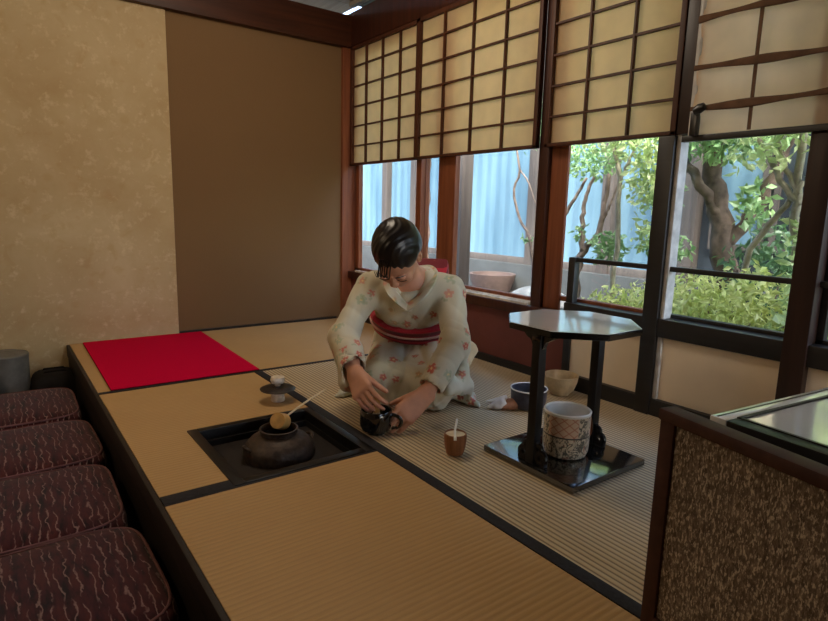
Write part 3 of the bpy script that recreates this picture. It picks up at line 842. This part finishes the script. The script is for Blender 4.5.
# soft folds
ax = [K.lo[k]+K.h*np.arange(K.n[k], dtype=np.float32) for k in range(3)]
X, Y, Z = np.meshgrid(*ax, indexing='ij')
cr = lambda a: (1-np.abs(np.sin(a)))**2
fold = .0075*cr(15*X+13*Z+5*np.sin(9*Y+4*Z))*np.clip((Z-.10)/.1, 0, 1)+.006*cr(24*(Y*.7-Z*.8)+4*np.sin(11*X)+6*X)
fold *= np.where(Y < -.06, .35, 1)
fold += .005*cr(22*(np.abs(X)*.5+Z*.9)-12*Y+3*np.sin(17*X))*np.clip((np.abs(X)-.12)/.03, 0, 1)*np.clip((Y+.11)/.05, 0, 1)
fold += .0025*np.sin(70*np.arctan2(X, Y+.35)+3*np.sin(20*Z))*np.clip((.13-Z)/.12, 0, 1)
K.g = K.g+fold.astype(np.float32)
# overlap seam on the lap
seam = np.abs(X+.05-.25*(Y)-.1*Z); K.g = K.g+(.004*np.exp(-(seam/.006)**2)*(Z < .2)*(Y < .2)).astype(np.float32)
del X, Y, Z, fold, seam
K.half((0, 0, 1), .003)
kim = K.build('kimono', M['kimono'], P, 2)

def print_cloth(o, seed=3):
    me = o.data; n = len(me.vertices)
    co = np.empty(n*3, np.float32); me.vertices.foreach_get('co', co); co = co.reshape(-1, 3)
    no = np.empty(n*3, np.float32); me.vertices.foreach_get('normal', no); no = no.reshape(-1, 3)
    rng = np.random.RandomState(seed)
    base = np.array(lin((204, 197, 174))); col = np.tile(base, (n, 1))
    # broad pale green and cream washes in the cloth's dye
    wash = np.sin(co[:, 0]*23+co[:, 2]*17)+np.sin(co[:, 1]*19-co[:, 2]*26+1.3)
    a = np.clip((wash-.5)/1.0, 0, 1)[:, None]*.5; col = col*(1-a)+np.array(lin((190, 200, 184)))*a
    a = np.clip((-wash-.6)/1.0, 0, 1)[:, None]*.5; col = col*(1-a)+np.array(lin((218, 202, 166)))*a
    def scatter(dmin, count):
        out = []
        for i in rng.permutation(n):
            p = co[i]
            if all(np.sum((p-co[j])**2) > dmin*dmin for j in out): out.append(i)
            if len(out) >= count: break
        return out
    def stamp(i, R, c, petals, depth, alpha):
        d = co-co[i]; nn = no[i]
        t1 = np.cross(nn, [.3, .5, .8]); t1 /= np.linalg.norm(t1)+1e-6; t2 = np.cross(nn, t1)
        ph = rng.rand()*6.28; u, v = d@t1, d@t2; r = np.sqrt(u*u+v*v); th = np.arctan2(v, u)+ph
        m = (r < R*(1-depth+depth*np.abs(np.cos(petals*.5*th)))) & (np.abs(d@nn) < R)
        col[m] = col[m]*(1-alpha)+np.array(lin(c))*alpha
        return r, (np.abs(d@nn) < R)
    kinds = [((196, 72, 62), .017), ((206, 104, 92), .015), ((190, 60, 56), .014), ((214, 146, 128), .018), ((168, 178, 150), .018), ((196, 150, 110), .012)]
    for q, i in enumerate(scatter(.046, 220)):
        c, R = kinds[q % len(kinds)]
        R *= .85+.4*rng.rand()
        r, m = stamp(i, R, c, 5, .5, .8)
        mm = m & (r < R*.22); col[mm] = np.array(lin((232, 206, 150)))
        for _ in range(2):
            off = nrm(rng.randn(3)); off = off-no[i]*off.dot(no[i]); j = np.argmin(np.sum((co-(co[i]+off*R*1.35))**2, 1))
            stamp(j, R*.5, (158, 166, 132), 2, .7, .6)
    a = me.color_attributes.new('print', 'FLOAT_COLOR', 'POINT')
    buf = np.ones((n, 4), np.float32); buf[:, :3] = col; a.data.foreach_set('color', buf.ravel())
print_cloth(kim)

S = Field((.12, .02, .08), (.32, .24, .32), .0045)
S.cap((.19, .15, .262), (.252, .155, .192), .006, .005, .004).cap((.252, .155, .192), (.215, .12, .14), .005, .006, .004).cap((.20, .14, .25), (.215, .125, .15), .014, .014, .02).cap((.232, .15, .205), (.215, .14, .2), .016, .016, .02).cap((.226, .148, .185), (.216, .135, .16), .014, .012, .02)
S.build('sleeve_lining', M['lining'], P, 2)
# obi: a band of the torso
O = Field((-.26, -.02, .12), (.26, .44, .50), .0045)
torso(O, .016)
O.half((0, -.45, .893), .128).half((0, .45, -.893), -.218)
O.build('obi', M['obi'], P, 1)
O = Field((-.26, -.02, .12), (.26, .44, .50), .0035)
torso(O, .0215)
O.half((0, -.45, .893), .168).half((0, .45, -.893), -.178)
O.build('obi_cord', M['cord'], P, 1)
b = MB(); mtx = Matrix.Translation((.0, .285, .425)) @ Matrix.Rotation(-.69, 4, 'X')
b.box((-.115, -.055, -.115), (.115, .04, .10), .02, mtx)
b.build('obi_knot', M['obi'], P)

# collars: layered bands from the nape to the crossing on the chest
def collar(name, mat, off, r, cross):
    for s, dz in ((1, 0.0), (-1, .004)):
        pts = [(0, .165+off, .498), (s*.052, .125+off, .505), (s*(.070+off), .055, .488), (s*(.055+off*.7), .004-off, .435), (s*.014, -.002-off, .385+dz), (-s*cross*.6, .004-off, .372)]
        yield curve(pts, 30)
b = MB()
for c in collar('inner', None, 0, 0, .012): b.tube(c, .014, 10, .38, up=(0, -.6, .8))
b.build('inner_collar', M['collar_cloth'], P)
b = MB()
for c in collar('outer', None, .014, 0, .03): b.tube(c, .020, 10, .40, up=(0, -.6, .8))
col = b.build('collar', M['kimono'], P); print_cloth(col, 9)
# split toe sock tips behind the seat
for s in (-1, 1):
    S = Field((-.2, .45, -.01), (.2, .75, .1), .005); S.cap((s*.05, .55, .045), (s*.035, .66, .035), .032, .03, .02); S.cap((s*.035, .66, .03), (s*.03, .69, .025), .03, .024, .01)
    S.half((0, 0, 1), .003).build('sock', M['tabi'], P, 1)

# hair
Hf = Field(HC-.2, HC+.2, .0042)
Hf.ell(hp(0, .040, -.022), (.083, .088, .098), .01, R=RH)
Hf.ell(hp(0, .0, -.05), (.079, .075, .07), .02, R=RH)
Hf.ell(hp(0, -.067, .075), (.064, .090, .062), .012, op='sub', R=RH)
for s in (-1, 1): Hf.ell(hp(s*.082, -.022, -.004), (.016, .036, .025), .008, op='sub', R=RH)
Hf.ell(hp(0, -.035, -.115), (.050, .042, .036), .012, R=RH)
ax = [Hf.lo[k]+Hf.h*np.arange(Hf.n[k], dtype=np.float32) for k in range(3)]
X, Y, Z = np.meshgrid(*ax, indexing='ij'); X = X-HC[0]; Y = Y-HC[1]; Z = Z-HC[2]
lx = X*HX[0]+Y*HX[1]+Z*HX[2]; lz = X*HF[0]+Y*HF[1]+Z*HF[2]
Hf.g += (.0011*np.sin(260*lx+9*np.sin(30*lz))).astype(np.float32)
hair = Hf.build('hair', M['hair'], P, 1)
b = MB()
for k in range(9):
    x0 = -.036+.072*random.random(); sd = -1 if x0 < .012 else 1
    x1 = x0+sd*(.012+.02*random.random()); ln = .010+.022*random.random()
    pts = [hp(x0, .085, .060), hp(x0*1.05+sd*.004, .058, .090), hp((x0+x1)/2, .03, .099), hp(x1, .085-.055-ln*.6, .098-abs(x1)*.35), hp(x1+sd*.004, .085-.055-ln, .096-abs(x1)*.42)]
    c = curve(pts, 14); b.tube(c, [.0026*(1-.8*i/len(c)) for i in range(len(c))], 6)
b.build('fringe', M['hair'], P)
b = MB()
for s in (-1, 1):
    c = [hp(s*(.030+.017*math.cos(a)), -.004-.005*math.sin(a), .0905-.004*abs(math.cos(a))) for a in np.linspace(0, PI, 10)]
    MB().tube(c, .0013, 6).build('eyelash', M['lash'], P)
    MB().tube([hp(s*.014, .018, .092), hp(s*.03, .023, .090), hp(s*.046, .018, .079)], [.0022, .0022, .001], 6).build('eyebrow', M['hair'], P)
b = MB().tube([hp(-.018, -.062, .080), hp(-.006, -.0595, .0855), hp(0, -.061, .086), hp(.006, -.0595, .0855), hp(.018, -.062, .080)], [.001, .003, .003, .003, .001], 8)
b.tube([hp(-.015, -.065, .081), hp(0, -.0685, .0855), hp(.015, -.065, .081)], [.001, .0034, .001], 8)
b.build('lips', M['lip'], P)

# ------------------------------------------------------------------ crumpled cloth beside the person
S = Field((-.09, -.07, -.01), (.1, .07, .07), .003)
S.cap((.005, 0, .016), (.06, .0, .02), .02, .018, .012).cap((.05, -.01, .014), (.075, .01, .012), .015, .012, .01).cap((.0, .015, .012), (.055, .02, .012), .014, .016, .01)
S.cap((-.01, -.018, .01), (.04, -.022, .014), .011, .014, .006)
S.half((0, 0, 1), .001)
t = thing('folded_cloth', 'small crumpled tan and white cloth on the tatami left of the dark blue bowl', 'cloth', (1.50, 1.47, .001), math.radians(-32))
S.build('tan_fold', M['tan_cloth'], t)
S = Field((-.09, -.07, -.01), (.1, .07, .07), .003)
S.cap((-.045, -.01, .008), (.0, -.008, .022), .008, .018, .008).cap((-.05, .01, .02), (.012, .004, .034), .006, .013, .006).cap((-.02, -.022, .009), (.015, -.018, .014), .009, .012, .006).cap((.01, .0, .038), (.02, .004, .046), .007, .004, .006)
S.half((0, 0, 1), .001); S.build('white_fold', M['white_cloth'], t)

# ------------------------------------------------------------------ benches and cushions at the left
t = thing('bench', 'dark low bench under the four maroon cushions', 'bench', (-.06, 1.9, LOW))
MB().box((-.28, -1.4, .19), (.28, 1.08, .226), .006).build('seat_board', M['platform_side'], t)
for sx in (-.24, .24):
    for sy in (-1.3, -.1, 1.0): MB().box((sx-.025, sy-.025, 0), (sx+.025, sy+.025, .19), .004).build('leg', M['platform_side'], t)
cw_, cd, ch = .60, .455, .10
def superbox(a, b, c, n=9, e=.28, bulge=.012):
    bm = bmesh.new(); bmesh.ops.create_cube(bm, size=2); bmesh.ops.subdivide_edges(bm, edges=bm.edges, cuts=n, use_grid_fill=True)
    for v in bm.verts:
        p = v.co; m = Vector((p.x, p.y, p.z)); q = m.normalized()
        l = ((abs(m.x)**9+abs(m.y)**9)**(5/9)+abs(m.z)**5)**(1/5); m = m/l
        top = 1+(bulge if m.z > 0 else 0)/c*max(0, (1-m.x**2))*max(0, (1-m.y**2))
        v.co = Vector((m.x*a, m.y*b, m.z*c*top))
    return bm
cush_lab = ['maroon patterned seat cushion farthest back, beside the grey bin', 'maroon patterned seat cushion second from the back wall', 'maroon patterned seat cushion third from the back wall', 'maroon patterned seat cushion nearest the camera on the bench']
ys = [2.735, 2.245, 1.79, 1.335]; first = None
for k, (y, lab) in enumerate(zip(ys, cush_lab)):
    if first is None:
        t = thing('seat_cushion', lab, 'cushion', (-.05, y, -.141), 0, 'maroon cushions on the left bench')
        b = MB(); b.bm.free(); b.bm = superbox(cw_/2, cd/2, ch/2); o = b.build('pad', M['cushion'], t, ang=3)
        pts = []
        for a in np.linspace(0, 2*PI, 81):
            c, s = math.cos(a), math.sin(a); l = (abs(c)**6+abs(s)**6)**(1/6)
            pts.append((c/l*(cw_/2-.008), s/l*(cd/2-.008), .0385))
        MB().tube(pts, .0036, 6, cap=False).build('piping', M['piping'], t)
        first = t
    else:
        t = first.copy(); C.objects.link(t)
        for ch_ in first.children:
            c = ch_.copy(); C.objects.link(c); c.parent = t
        t.location = (-.05+.012*(k % 2), y, -.141); t['label'] = lab
    t.rotation_euler = (0, 0, math.radians((-1, 1, -1.5, 1)[k]))
    if k == 3: break

# things standing behind the benches
t = thing('waste_bin', 'grey round bin against the gold wall behind the cushions', 'bin', (.02, 3.25, LOW))
MB().lathe([(0, 0), (.075, 0), (.085, .01), (.09, .41), (.092, .425), (.089, .43), (.085, .42), (.08, .02), (0, .015)], 36).build('body', M['bin_metal'], t)
MB().lathe([(0, .445), (.05, .442), (.088, .428), (.088, .424), (0, .424)], 36).build('lid', M['bin_metal'], t)
t = thing('storage_bag', 'dark soft bag on the lower floor between the bin and the tatami platform', 'bag', (.205, 3.19, LOW))
b = MB(); b.bm.free(); b.bm = superbox(.10, .12, .165); b.build('body', M['dark_cloth'], t, loc=(0, 0, .165), ang=3)
for s in (-1, 1): MB().tube([(-.05, s*.03, .324), (-.04, s*.03, .342), (.04, s*.03, .342), (.05, s*.03, .324)], .006, 8).build('handle', M['dark_cloth'], t)
t = thing('plastic_tub', 'green-grey plastic tub with a pale lid beside the grey bin', 'tub', (-.11, 3.10, LOW))
MB().lathe([(0, 0), (.055, 0), (.065, .38), (.06, .385), (.05, .01), (0, .01)], 28).build('body', M['green_plastic'], t)
MB().lathe([(0, .405), (.045, .402), (.064, .388), (0, .386)], 28).build('lid', M['silver'], t)

# ------------------------------------------------------------------ framed woven partition and glass table (front right)
ang = math.radians(-90-13)
t = thing('woven_partition', 'low dark-framed partition with a flecked brown woven panel at the front right', 'partition', (.905, .497, .0015), ang)
Lp, Hp = .85, .40     # local x runs away from the far left corner towards the camera
b = MB()
b.box((0, -.014, 0), (.030, .014, Hp), .004).box((Lp-.03, -.014, 0), (Lp, .014, Hp), .004).box((.026, -.014, 0), (Lp-.026, .014, .03), .004)
b.build('frame', M['frame_brown'], t)
MB().box((-.002, -.018, Hp-.017), (Lp, .018, Hp+.004), .005).build('top_rail', M['frame_brown'], t)
MB().box((.028, -.008, .028), (Lp-.028, .008, Hp-.018)).build('woven_panel', M['woven'], t)
t = thing('glass_table', 'low black-framed table with a reflective glass top, coloured pale for window reflection, behind the woven partition', 'table', (.982, .462, .0015), math.radians(-7))
tw, td, th_ = .80, .86, .385
b = MB(); fr = .03
b.box((0, -td, th_-.03), (tw, -td+fr, th_), .003).box((0, -td+fr, th_-.03), (fr, -fr, th_), .003).box((tw-fr, -td+fr, th_-.03), (tw, -fr, th_), .003)
b.box((.012, -td+.012, th_-.045), (tw-.012, -.012, th_-.028))
b.build('frame', M['frame_lacquer'], t)
MB().box((0, -fr, th_-.03), (tw, 0, th_), .003).build('edge_strip', M['painted_reflection'], t)  # rear bar coloured pale for its reflection, other bars stay black
MB().box((fr, -td+fr, th_-.012), (tw-fr, -fr, th_-.002)).build('glass_top', M['painted_reflection'], t)
b = MB()
b.box((fr, -fr-.007, th_-.004), (tw-fr, -fr-.001, th_+.0015)).box((fr, -td+fr, th_-.004), (fr+.006, -fr, th_+.0015)).box((.005, -.012, th_-.004), (tw, -.009, th_+.0008))
b.build('glass_rim', M['black_wood'], t)
for x in (.02, tw-.06):
    for y in (-.06, -td+.02): MB().box((x, y, 0), (x+.04, y+.04, th_-.03), .003).build('leg', M['black_wood'], t)

# ------------------------------------------------------------------ the garden
GZ = -.32
b = MB(); n = 40; g = []
for j in range(n+1):
    row = []
    for i in range(n+1):
        x = W+.2+8*i/n; y = -3+13*j/n
        row.append(b.bm.verts.new((x, y, GZ+.04*math.sin(x*2.1+y)+.03*math.sin(y*3.1-x)+max(0, (x-2.4))*.07)))
    g.append(row)
for j in range(n):
    for i in range(n): b.bm.faces.new((g[j][i], g[j][i+1], g[j+1][i+1], g[j+1][i]))
struct(b.build('ground', M['soil'], ang=3), 'garden soil outside the windows')

t = thing('garden_house', 'house with blue corrugated siding and grey posts across the garden', 'house', (4.75, 0, GZ))
MB().box((0, 2.55, .5), (.12, 10.5, 3.8)).build('siding', M['siding'], t)
MB().box((-.12, -1.5, -.1), (.14, 10.5, .5), .01).build('foundation', M['concrete'], t)
MB().box((.02, -1.5, .5), (.14, 2.55, 3.8)).build('dark_wall', M['house_dark'], t)
for y in (7.12, 6.42, 4.28, 3.35, 2.55, 1.2): MB().box((-.09, y-.06, .45), (.02, y+.06, 3.8), .006).build('post', M['house_post'], t)
for z in (.53, 2.4): MB().box((-.06, 2.5, z-.04), (.015, 10, z+.04), .005).build('beam', M['house_post'], t)
for y in (1.75, 2.2):
    f = MB(); f.box((-.03, y-.2, .8), (.02, y-.16, 2.3)).box((-.03, y+.16, .8), (.02, y+.2, 2.3)).box((-.03, y-.16, .8), (.02, y+.16, .85)).box((-.03, y-.16, 2.25), (.02, y+.16, 2.3))
    f = f.build('window', M['house_post'], t); MB().box((-.005, y-.16, .85), (.015, y+.16, 2.25)).build('pane', M['siding' if y > 2 else 'house_dark'], f)
t = thing('fence_post', 'weathered grey post standing in the garden outside the second window', 'post', (3.2, 3.72, GZ))
MB().box((-.06, -.075, -.1), (.06, .075, 2.6), .01).build('shaft', M['house_post'], t)
t = thing('planter', 'brown planter by the foot of the blue house wall', 'planter', (4.36, 4.5, GZ+.14))
MB().lathe([(0, 0), (.16, 0), (.24, .2), (.25, .26), (.22, .26), (.2, .2), (0, .18)], 28).build('pot', M['terracotta'], t)

def leaf_mesh(name, blobs, size, mat, parent, rng):
    """blobs: (centre, radii, count); every leaf is a small folded blade"""
    V, F = [], []
    for c, r, cnt in blobs:
        for _ in range(cnt):
            q = rng.randn(3); q = q/np.linalg.norm(q)*(rng.rand()**.45); p = np.array(c)+q*np.array(r)
            s = size*(.6+.8*rng.rand()); a = rng.randn(3); a[2] -= .25; a /= np.linalg.norm(a)
            bb = np.cross(a, rng.randn(3)); bb /= np.linalg.norm(bb)+1e-6; nn = np.cross(a, bb)
            i = len(V)
            V += [p, p+a*s*.5+bb*s*.26+nn*s*.10, p+a*s*1.05, p+a*s*.5-bb*s*.26+nn*s*.10, p+a*s*.55]
            F += [(i, i+1, i+4), (i+1, i+2, i+4), (i, i+4, i+3), (i+4, i+2, i+3)]
    me = bpy.data.meshes.new(name); me.from_pydata([tuple(v) for v in V], [], F); me.update()
    return link(name, me, mat, parent)
rng = np.random.RandomState(11)
def tree(label, base, limbs, blobs, leaf, size, bark):
    t = thing('garden_tree', label, 'tree', base, 0, 'trees in the garden'); bs = np.array(base)
    b = MB()
    for pts, r0, r1 in limbs:
        c = curve([np.array(p)-bs for p in pts], 18); m = len(c)-1
        jit = [Vector((.012*math.sin(i*1.9+r0*90), .012*math.cos(i*2.3+r0*70), 0)) if 0 < i < m else Vector((0, 0, 0)) for i in range(m+1)]
        b.tube([p+j*min(1, r0*25) for p, j in zip(c, jit)], [r0+(r1-r0)*i/m for i in range(m+1)], 9)
    b.build('trunk', M[bark], t, ang=2)
    if blobs: leaf_mesh('foliage', [(np.array(c)-bs, r, n) for c, r, n in blobs], size, M[leaf], t, rng)
    return t
gz = lambda x: GZ+max(0, x-2.4)*.07-.03
# thick dark tree, right bay
tree('thick dark-barked tree in the middle of the right-hand garden window', (3.6, 1.58, gz(3.6)),
     [([(3.6, 1.58, gz(3.6)), (3.6, 1.62, .1), (3.6, 1.68, .3), (3.6, 1.74, .6), (3.62, 1.81, .85), (3.65, 1.88, 1.05), (3.7, 1.9, 1.6)], .085, .05),
      ([(3.6, 1.76, .72), (3.5, 1.92, 1.0), (3.45, 2.05, 1.2), (3.4, 2.1, 1.5)], .035, .015), ([(3.6, 1.72, .55), (3.62, 1.55, .85), (3.6, 1.4, 1.25), (3.7, 1.3, 1.6)], .04, .015)],
     [((3.5, 1.85, 1.35), (.4, .45, .3), 1300), ((3.35, 1.55, 1.28), (.3, .3, .28), 800), ((3.3, 2.0, .85), (.14, .14, .1), 110), ((3.35, 1.95, .55), (.16, .16, .09), 130), ((3.4, 1.5, .8), (.15, .1, .15), 110)], 'leaf_mid', .058, 'bark')
tree('pale many-stemmed tree at the right edge of the garden window', (3.0, 1.08, gz(3.0)),
     [([(3.0, 1.08, gz(3.0)), (3.0, 1.07, .36), (3.0, 1.12, .62), (3.0, 1.14, .82), (3.0, 1.15, 1.15), (3.02, 1.2, 1.6)], .026, .014),
      ([(3.0, 1.40, gz(3.0)), (3.0, 1.33, .48), (3.0, 1.24, .70), (3.0, 1.18, .79), (3.0, 1.12, .9)], .017, .012),
      ([(3.0, 1.12, .79), (3.0, 1.2, .88), (3.0, 1.27, 1.0), (3.0, 1.35, 1.14), (3.0, 1.42, 1.4)], .016, .009),
      ([(3.0, 1.13, .84), (3.0, 1.21, .98), (3.0, 1.26, 1.14), (3.0, 1.27, 1.4)], .014, .008),
      ([(3.0, 1.03, gz(3.0)), (2.98, 1.02, .4), (2.96, 1.06, .75), (2.95, 1.0, 1.2)], .018, .010)],
     [((3.0, 1.2, 1.28), (.22, .34, .24), 700), ((2.95, 1.05, .62), (.1, .1, .2), 120), ((2.9, 1.28, 1.02), (.1, .16, .1), 70), ((2.95, .95, 1.0), (.15, .12, .3), 200)], 'leaf_pale', .05, 'pale_bark')
tree('bent dark small tree behind the left end of the guard rail', (3.4, 2.64, gz(3.4)),
     [([(3.4, 2.64, gz(3.4)), (3.4, 2.65, .2), (3.4, 2.64, .37), (3.4, 2.60, .48), (3.4, 2.49, .6), (3.4, 2.46, .8), (3.4, 2.44, 1.0)], .034, .014),
      ([(3.4, 2.61, .47), (3.4, 2.63, .65), (3.4, 2.62, .83), (3.4, 2.56, 1.0)], .022, .01), ([(3.4, 2.8, gz(3.4)), (3.4, 2.84, .5), (3.4, 2.80, .70), (3.4, 2.71, .84), (3.4, 2.62, .98)], .02, .009),
      ([(3.4, 2.47, .68), (3.38, 2.4, .8), (3.4, 2.36, .95)], .012, .006)],
     [((3.38, 2.55, 1.12), (.24, .34, .16), 480), ((3.36, 2.36, .52), (.12, .12, .12), 230), ((3.36, 2.62, .6), (.06, .06, .06), 30), ((3.4, 2.8, 1.1), (.15, .15, .12), 90)], 'leaf_mid', .044, 'mid_bark')
tree('slim straight pale sapling in the middle of the left-hand garden window', (3.1, 2.14, gz(3.1)),
     [([(3.1, 2.14, gz(3.1)), (3.1, 2.14, .14), (3.1, 2.13, .52), (3.1, 2.15, .94), (3.1, 2.22, 1.2), (3.1, 2.25, 1.6)], .02, .010), ([(3.1, 2.15, .92), (3.1, 2.08, 1.08), (3.1, 2.0, 1.25)], .011, .006)],
     [((3.1, 2.12, 1.22), (.2, .34, .18), 460), ((3.05, 1.93, .95), (.1, .15, .22), 240), ((3.05, 1.9, .62), (.06, .1, .1), 60)], 'leaf_pale', .05, 'pale_bark')
tree('thin bare crooked sapling outside the second window', (3.2, 2.88, gz(3.2)),
     [([(3.2, 2.88, gz(3.2)), (3.2, 2.88, .24), (3.2, 2.93, .53), (3.2, 3.06, .71), (3.2, 3.12, .9), (3.2, 3.07, 1.04), (3.2, 3.16, 1.3)], .013, .007), ([(3.2, 3.07, 1.04), (3.2, 2.98, .95), (3.2, 2.9, .8)], .007, .004)],
     [((3.2, 3.1, 1.3), (.2, .3, .14), 160), ((3.2, 2.97, .53), (.05, .08, .03), 14)], 'leaf_mid', .042, 'mid_bark')
tree('tall leafy tree rising beside the blue house wall', (4.3, 5.62, gz(4.3)),
     [([(4.3, 5.62, gz(4.3)), (4.3, 5.64, 1), (4.3, 5.6, 2.2)], .05, .03)], [((4.2, 5.7, 1.95), (.35, 1.1, .35), 700), ((4.2, 3.9, 1.6), (.3, .8, .22), 380)], 'leaf_mid', .055, 'mid_bark')
tree('dense leafy tree standing behind the thick dark tree', (4.2, 1.3, gz(4.2)),
     [([(4.2, 1.3, gz(4.2)), (4.2, 1.35, .8), (4.2, 1.5, 2.0)], .05, .03)], [((4.2, 1.6, 1.65), (.35, .8, .4), 1100), ((4.2, 1.1, .9), (.25, .3, .4), 350), ((4.25, 2.5, 1.55), (.3, .5, .3), 450)], 'leaf_pale', .06, 'bark')
def shrub(label, x, y, r, h, n, leaf, size):
    t = thing('garden_shrub', label, 'shrub', (x, y, gz(x)+.03), 0, 'shrubs under the garden windows')
    b = MB()
    for k in range(5):
        a = k*1.26; b.tube([(0, 0, -.03), (r*.3*math.cos(a), r*.3*math.sin(a), h*.4), (r*.6*math.cos(a), r*.6*math.sin(a), h*.75)], [.01, .008, .004], 6)
    b.build('stems', M['mid_bark'], t)
    leaf_mesh('foliage', [((0, 0, h*.62), (r, r, h*.42), n), ((r*.4, 0, h*.75), (r*.5, r*.5, h*.3), n//4)], size, M[leaf], t, rng)
shrub('yellow-green leafy shrub close under the right-hand garden window', 2.72, 1.20, .30, .78, 2100, 'leaf_yellow', .038)
shrub('yellow-green leafy shrub just right of the black lower post', 2.85, 1.55, .28, .72, 1800, 'leaf_yellow', .038)
shrub('low yellow-green shrub beyond the black beam in the left garden window', 2.95, 1.95, .30, .60, 1700, 'leaf_yellow', .035)
shrub('pale shrub at the right end of the garden view', 2.75, .82, .28, .85, 1700, 'leaf_pale', .042)
shrub('deep green shrub behind the yellow-green shrubs', 3.35, 1.35, .30, .95, 900, 'leaf_deep', .05)
shrub('green shrub past the dark post at the far right', 2.8, .38, .32, .9, 1100, 'leaf_mid', .05)
def rock(label, x, y, r, sq, seed):
    rr = np.random.RandomState(seed); bm = bmesh.new(); bmesh.ops.create_icosphere(bm, subdivisions=4, radius=1)
    K3 = rr.randn(6, 3)*1.6; ph = rr.rand(6)*6
    for v in bm.verts:
        p = np.array(v.co); d = 1+.09*sum(math.sin(K3[i]@p+ph[i]) for i in range(6))
        v.co = Vector(p*d*r*np.array((1, 1.25, sq)))
    b = MB(); b.bm.free(); b.bm = bm; o = b.build('garden_rock', M['stone'], None, (x, y, gz(x)+r*sq*.55), ang=3)
    tag(o, label, 'rock', 'garden rocks')
rock('grey rounded rock behind the left end of the guard rail', 3.25, 2.36, .18, .75, 1)
rock('small grey rock outside the window left of the railing', 3.0, 2.66, .14, .7, 2)
rock('flat grey rock below the bare sapling', 3.05, 3.2, .24, .5, 3)
rock('broad pale rock near the foot of the blue house wall', 4.0, 3.5, .30, .7, 4)

# ------------------------------------------------------------------ light
wd = bpy.data.worlds.new('sky'); bpy.context.scene.world = wd; wd.use_nodes = True
nt = wd.node_tree; sky = nt.nodes.new('ShaderNodeTexSky'); sky.sky_type = 'NISHITA'; sky.sun_disc = False
sky.sun_elevation = math.radians(48); sky.sun_rotation = math.radians(215); sky.dust_density = 3.5; sky.air_density = 1.0; sky.ozone_density = 1.0
bg = nt.nodes['Background']; nt.links.new(sky.outputs[0], bg.inputs[0]); bg.inputs[1].default_value = .56
def sun(e, az, el, size, col):
    d = bpy.data.lights.new('sun', 'SUN'); d.energy = e; d.angle = math.radians(size); d.color = col
    o = bpy.data.objects.new('sun', d); C.objects.link(o)
    v = Vector((math.cos(math.radians(az))*math.cos(math.radians(el)), math.sin(math.radians(az))*math.cos(math.radians(el)), math.sin(math.radians(el))))
    o.rotation_euler = v.to_track_quat('Z', 'Y').to_euler(); return o
sun(5.2, 215, 52, 12, (1, .96, .88))
def lamp(name, loc, w, r, col):
    d = bpy.data.lights.new(name, 'POINT'); d.energy = w; d.shadow_soft_size = r; d.color = col
    o = bpy.data.objects.new(name, d); C.objects.link(o); o.location = loc
lamp('ceiling_lamp', (-.95, 1.9, 1.6), 7.5, .16, (1, .76, .50))
lamp('fill_lamp_rear', (.95, 2.1, 1.84), 8.5, .2, (1, .86, .68))  # added fill light without a fixture, brightens the back of the room

# ------------------------------------------------------------------ camera
cam = bpy.data.cameras.new('camera'); co = bpy.data.objects.new('camera', cam); C.objects.link(co)
cam.sensor_fit = 'HORIZONTAL'; cam.sensor_width = 36; cam.lens = 576.9*36/828; cam.clip_start = .02
right = Vector((.80713952, -.58979952, .02573539)); down = Vector((-.07959856, -.15191806, -.98518271)); fwd = Vector((.58496996, .7931314, -.16956626))
m = Matrix((right, -down, -fwd)).transposed().to_4x4(); m.translation = (0, 0, .72)
co.matrix_world = m
sc = bpy.context.scene; sc.camera = co
sc.view_settings.view_transform = 'Standard'; sc.view_settings.look = 'None'; sc.view_settings.gamma = 1
sc.view_settings.exposure = 1.38; sc.view_settings.use_curve_mapping = False
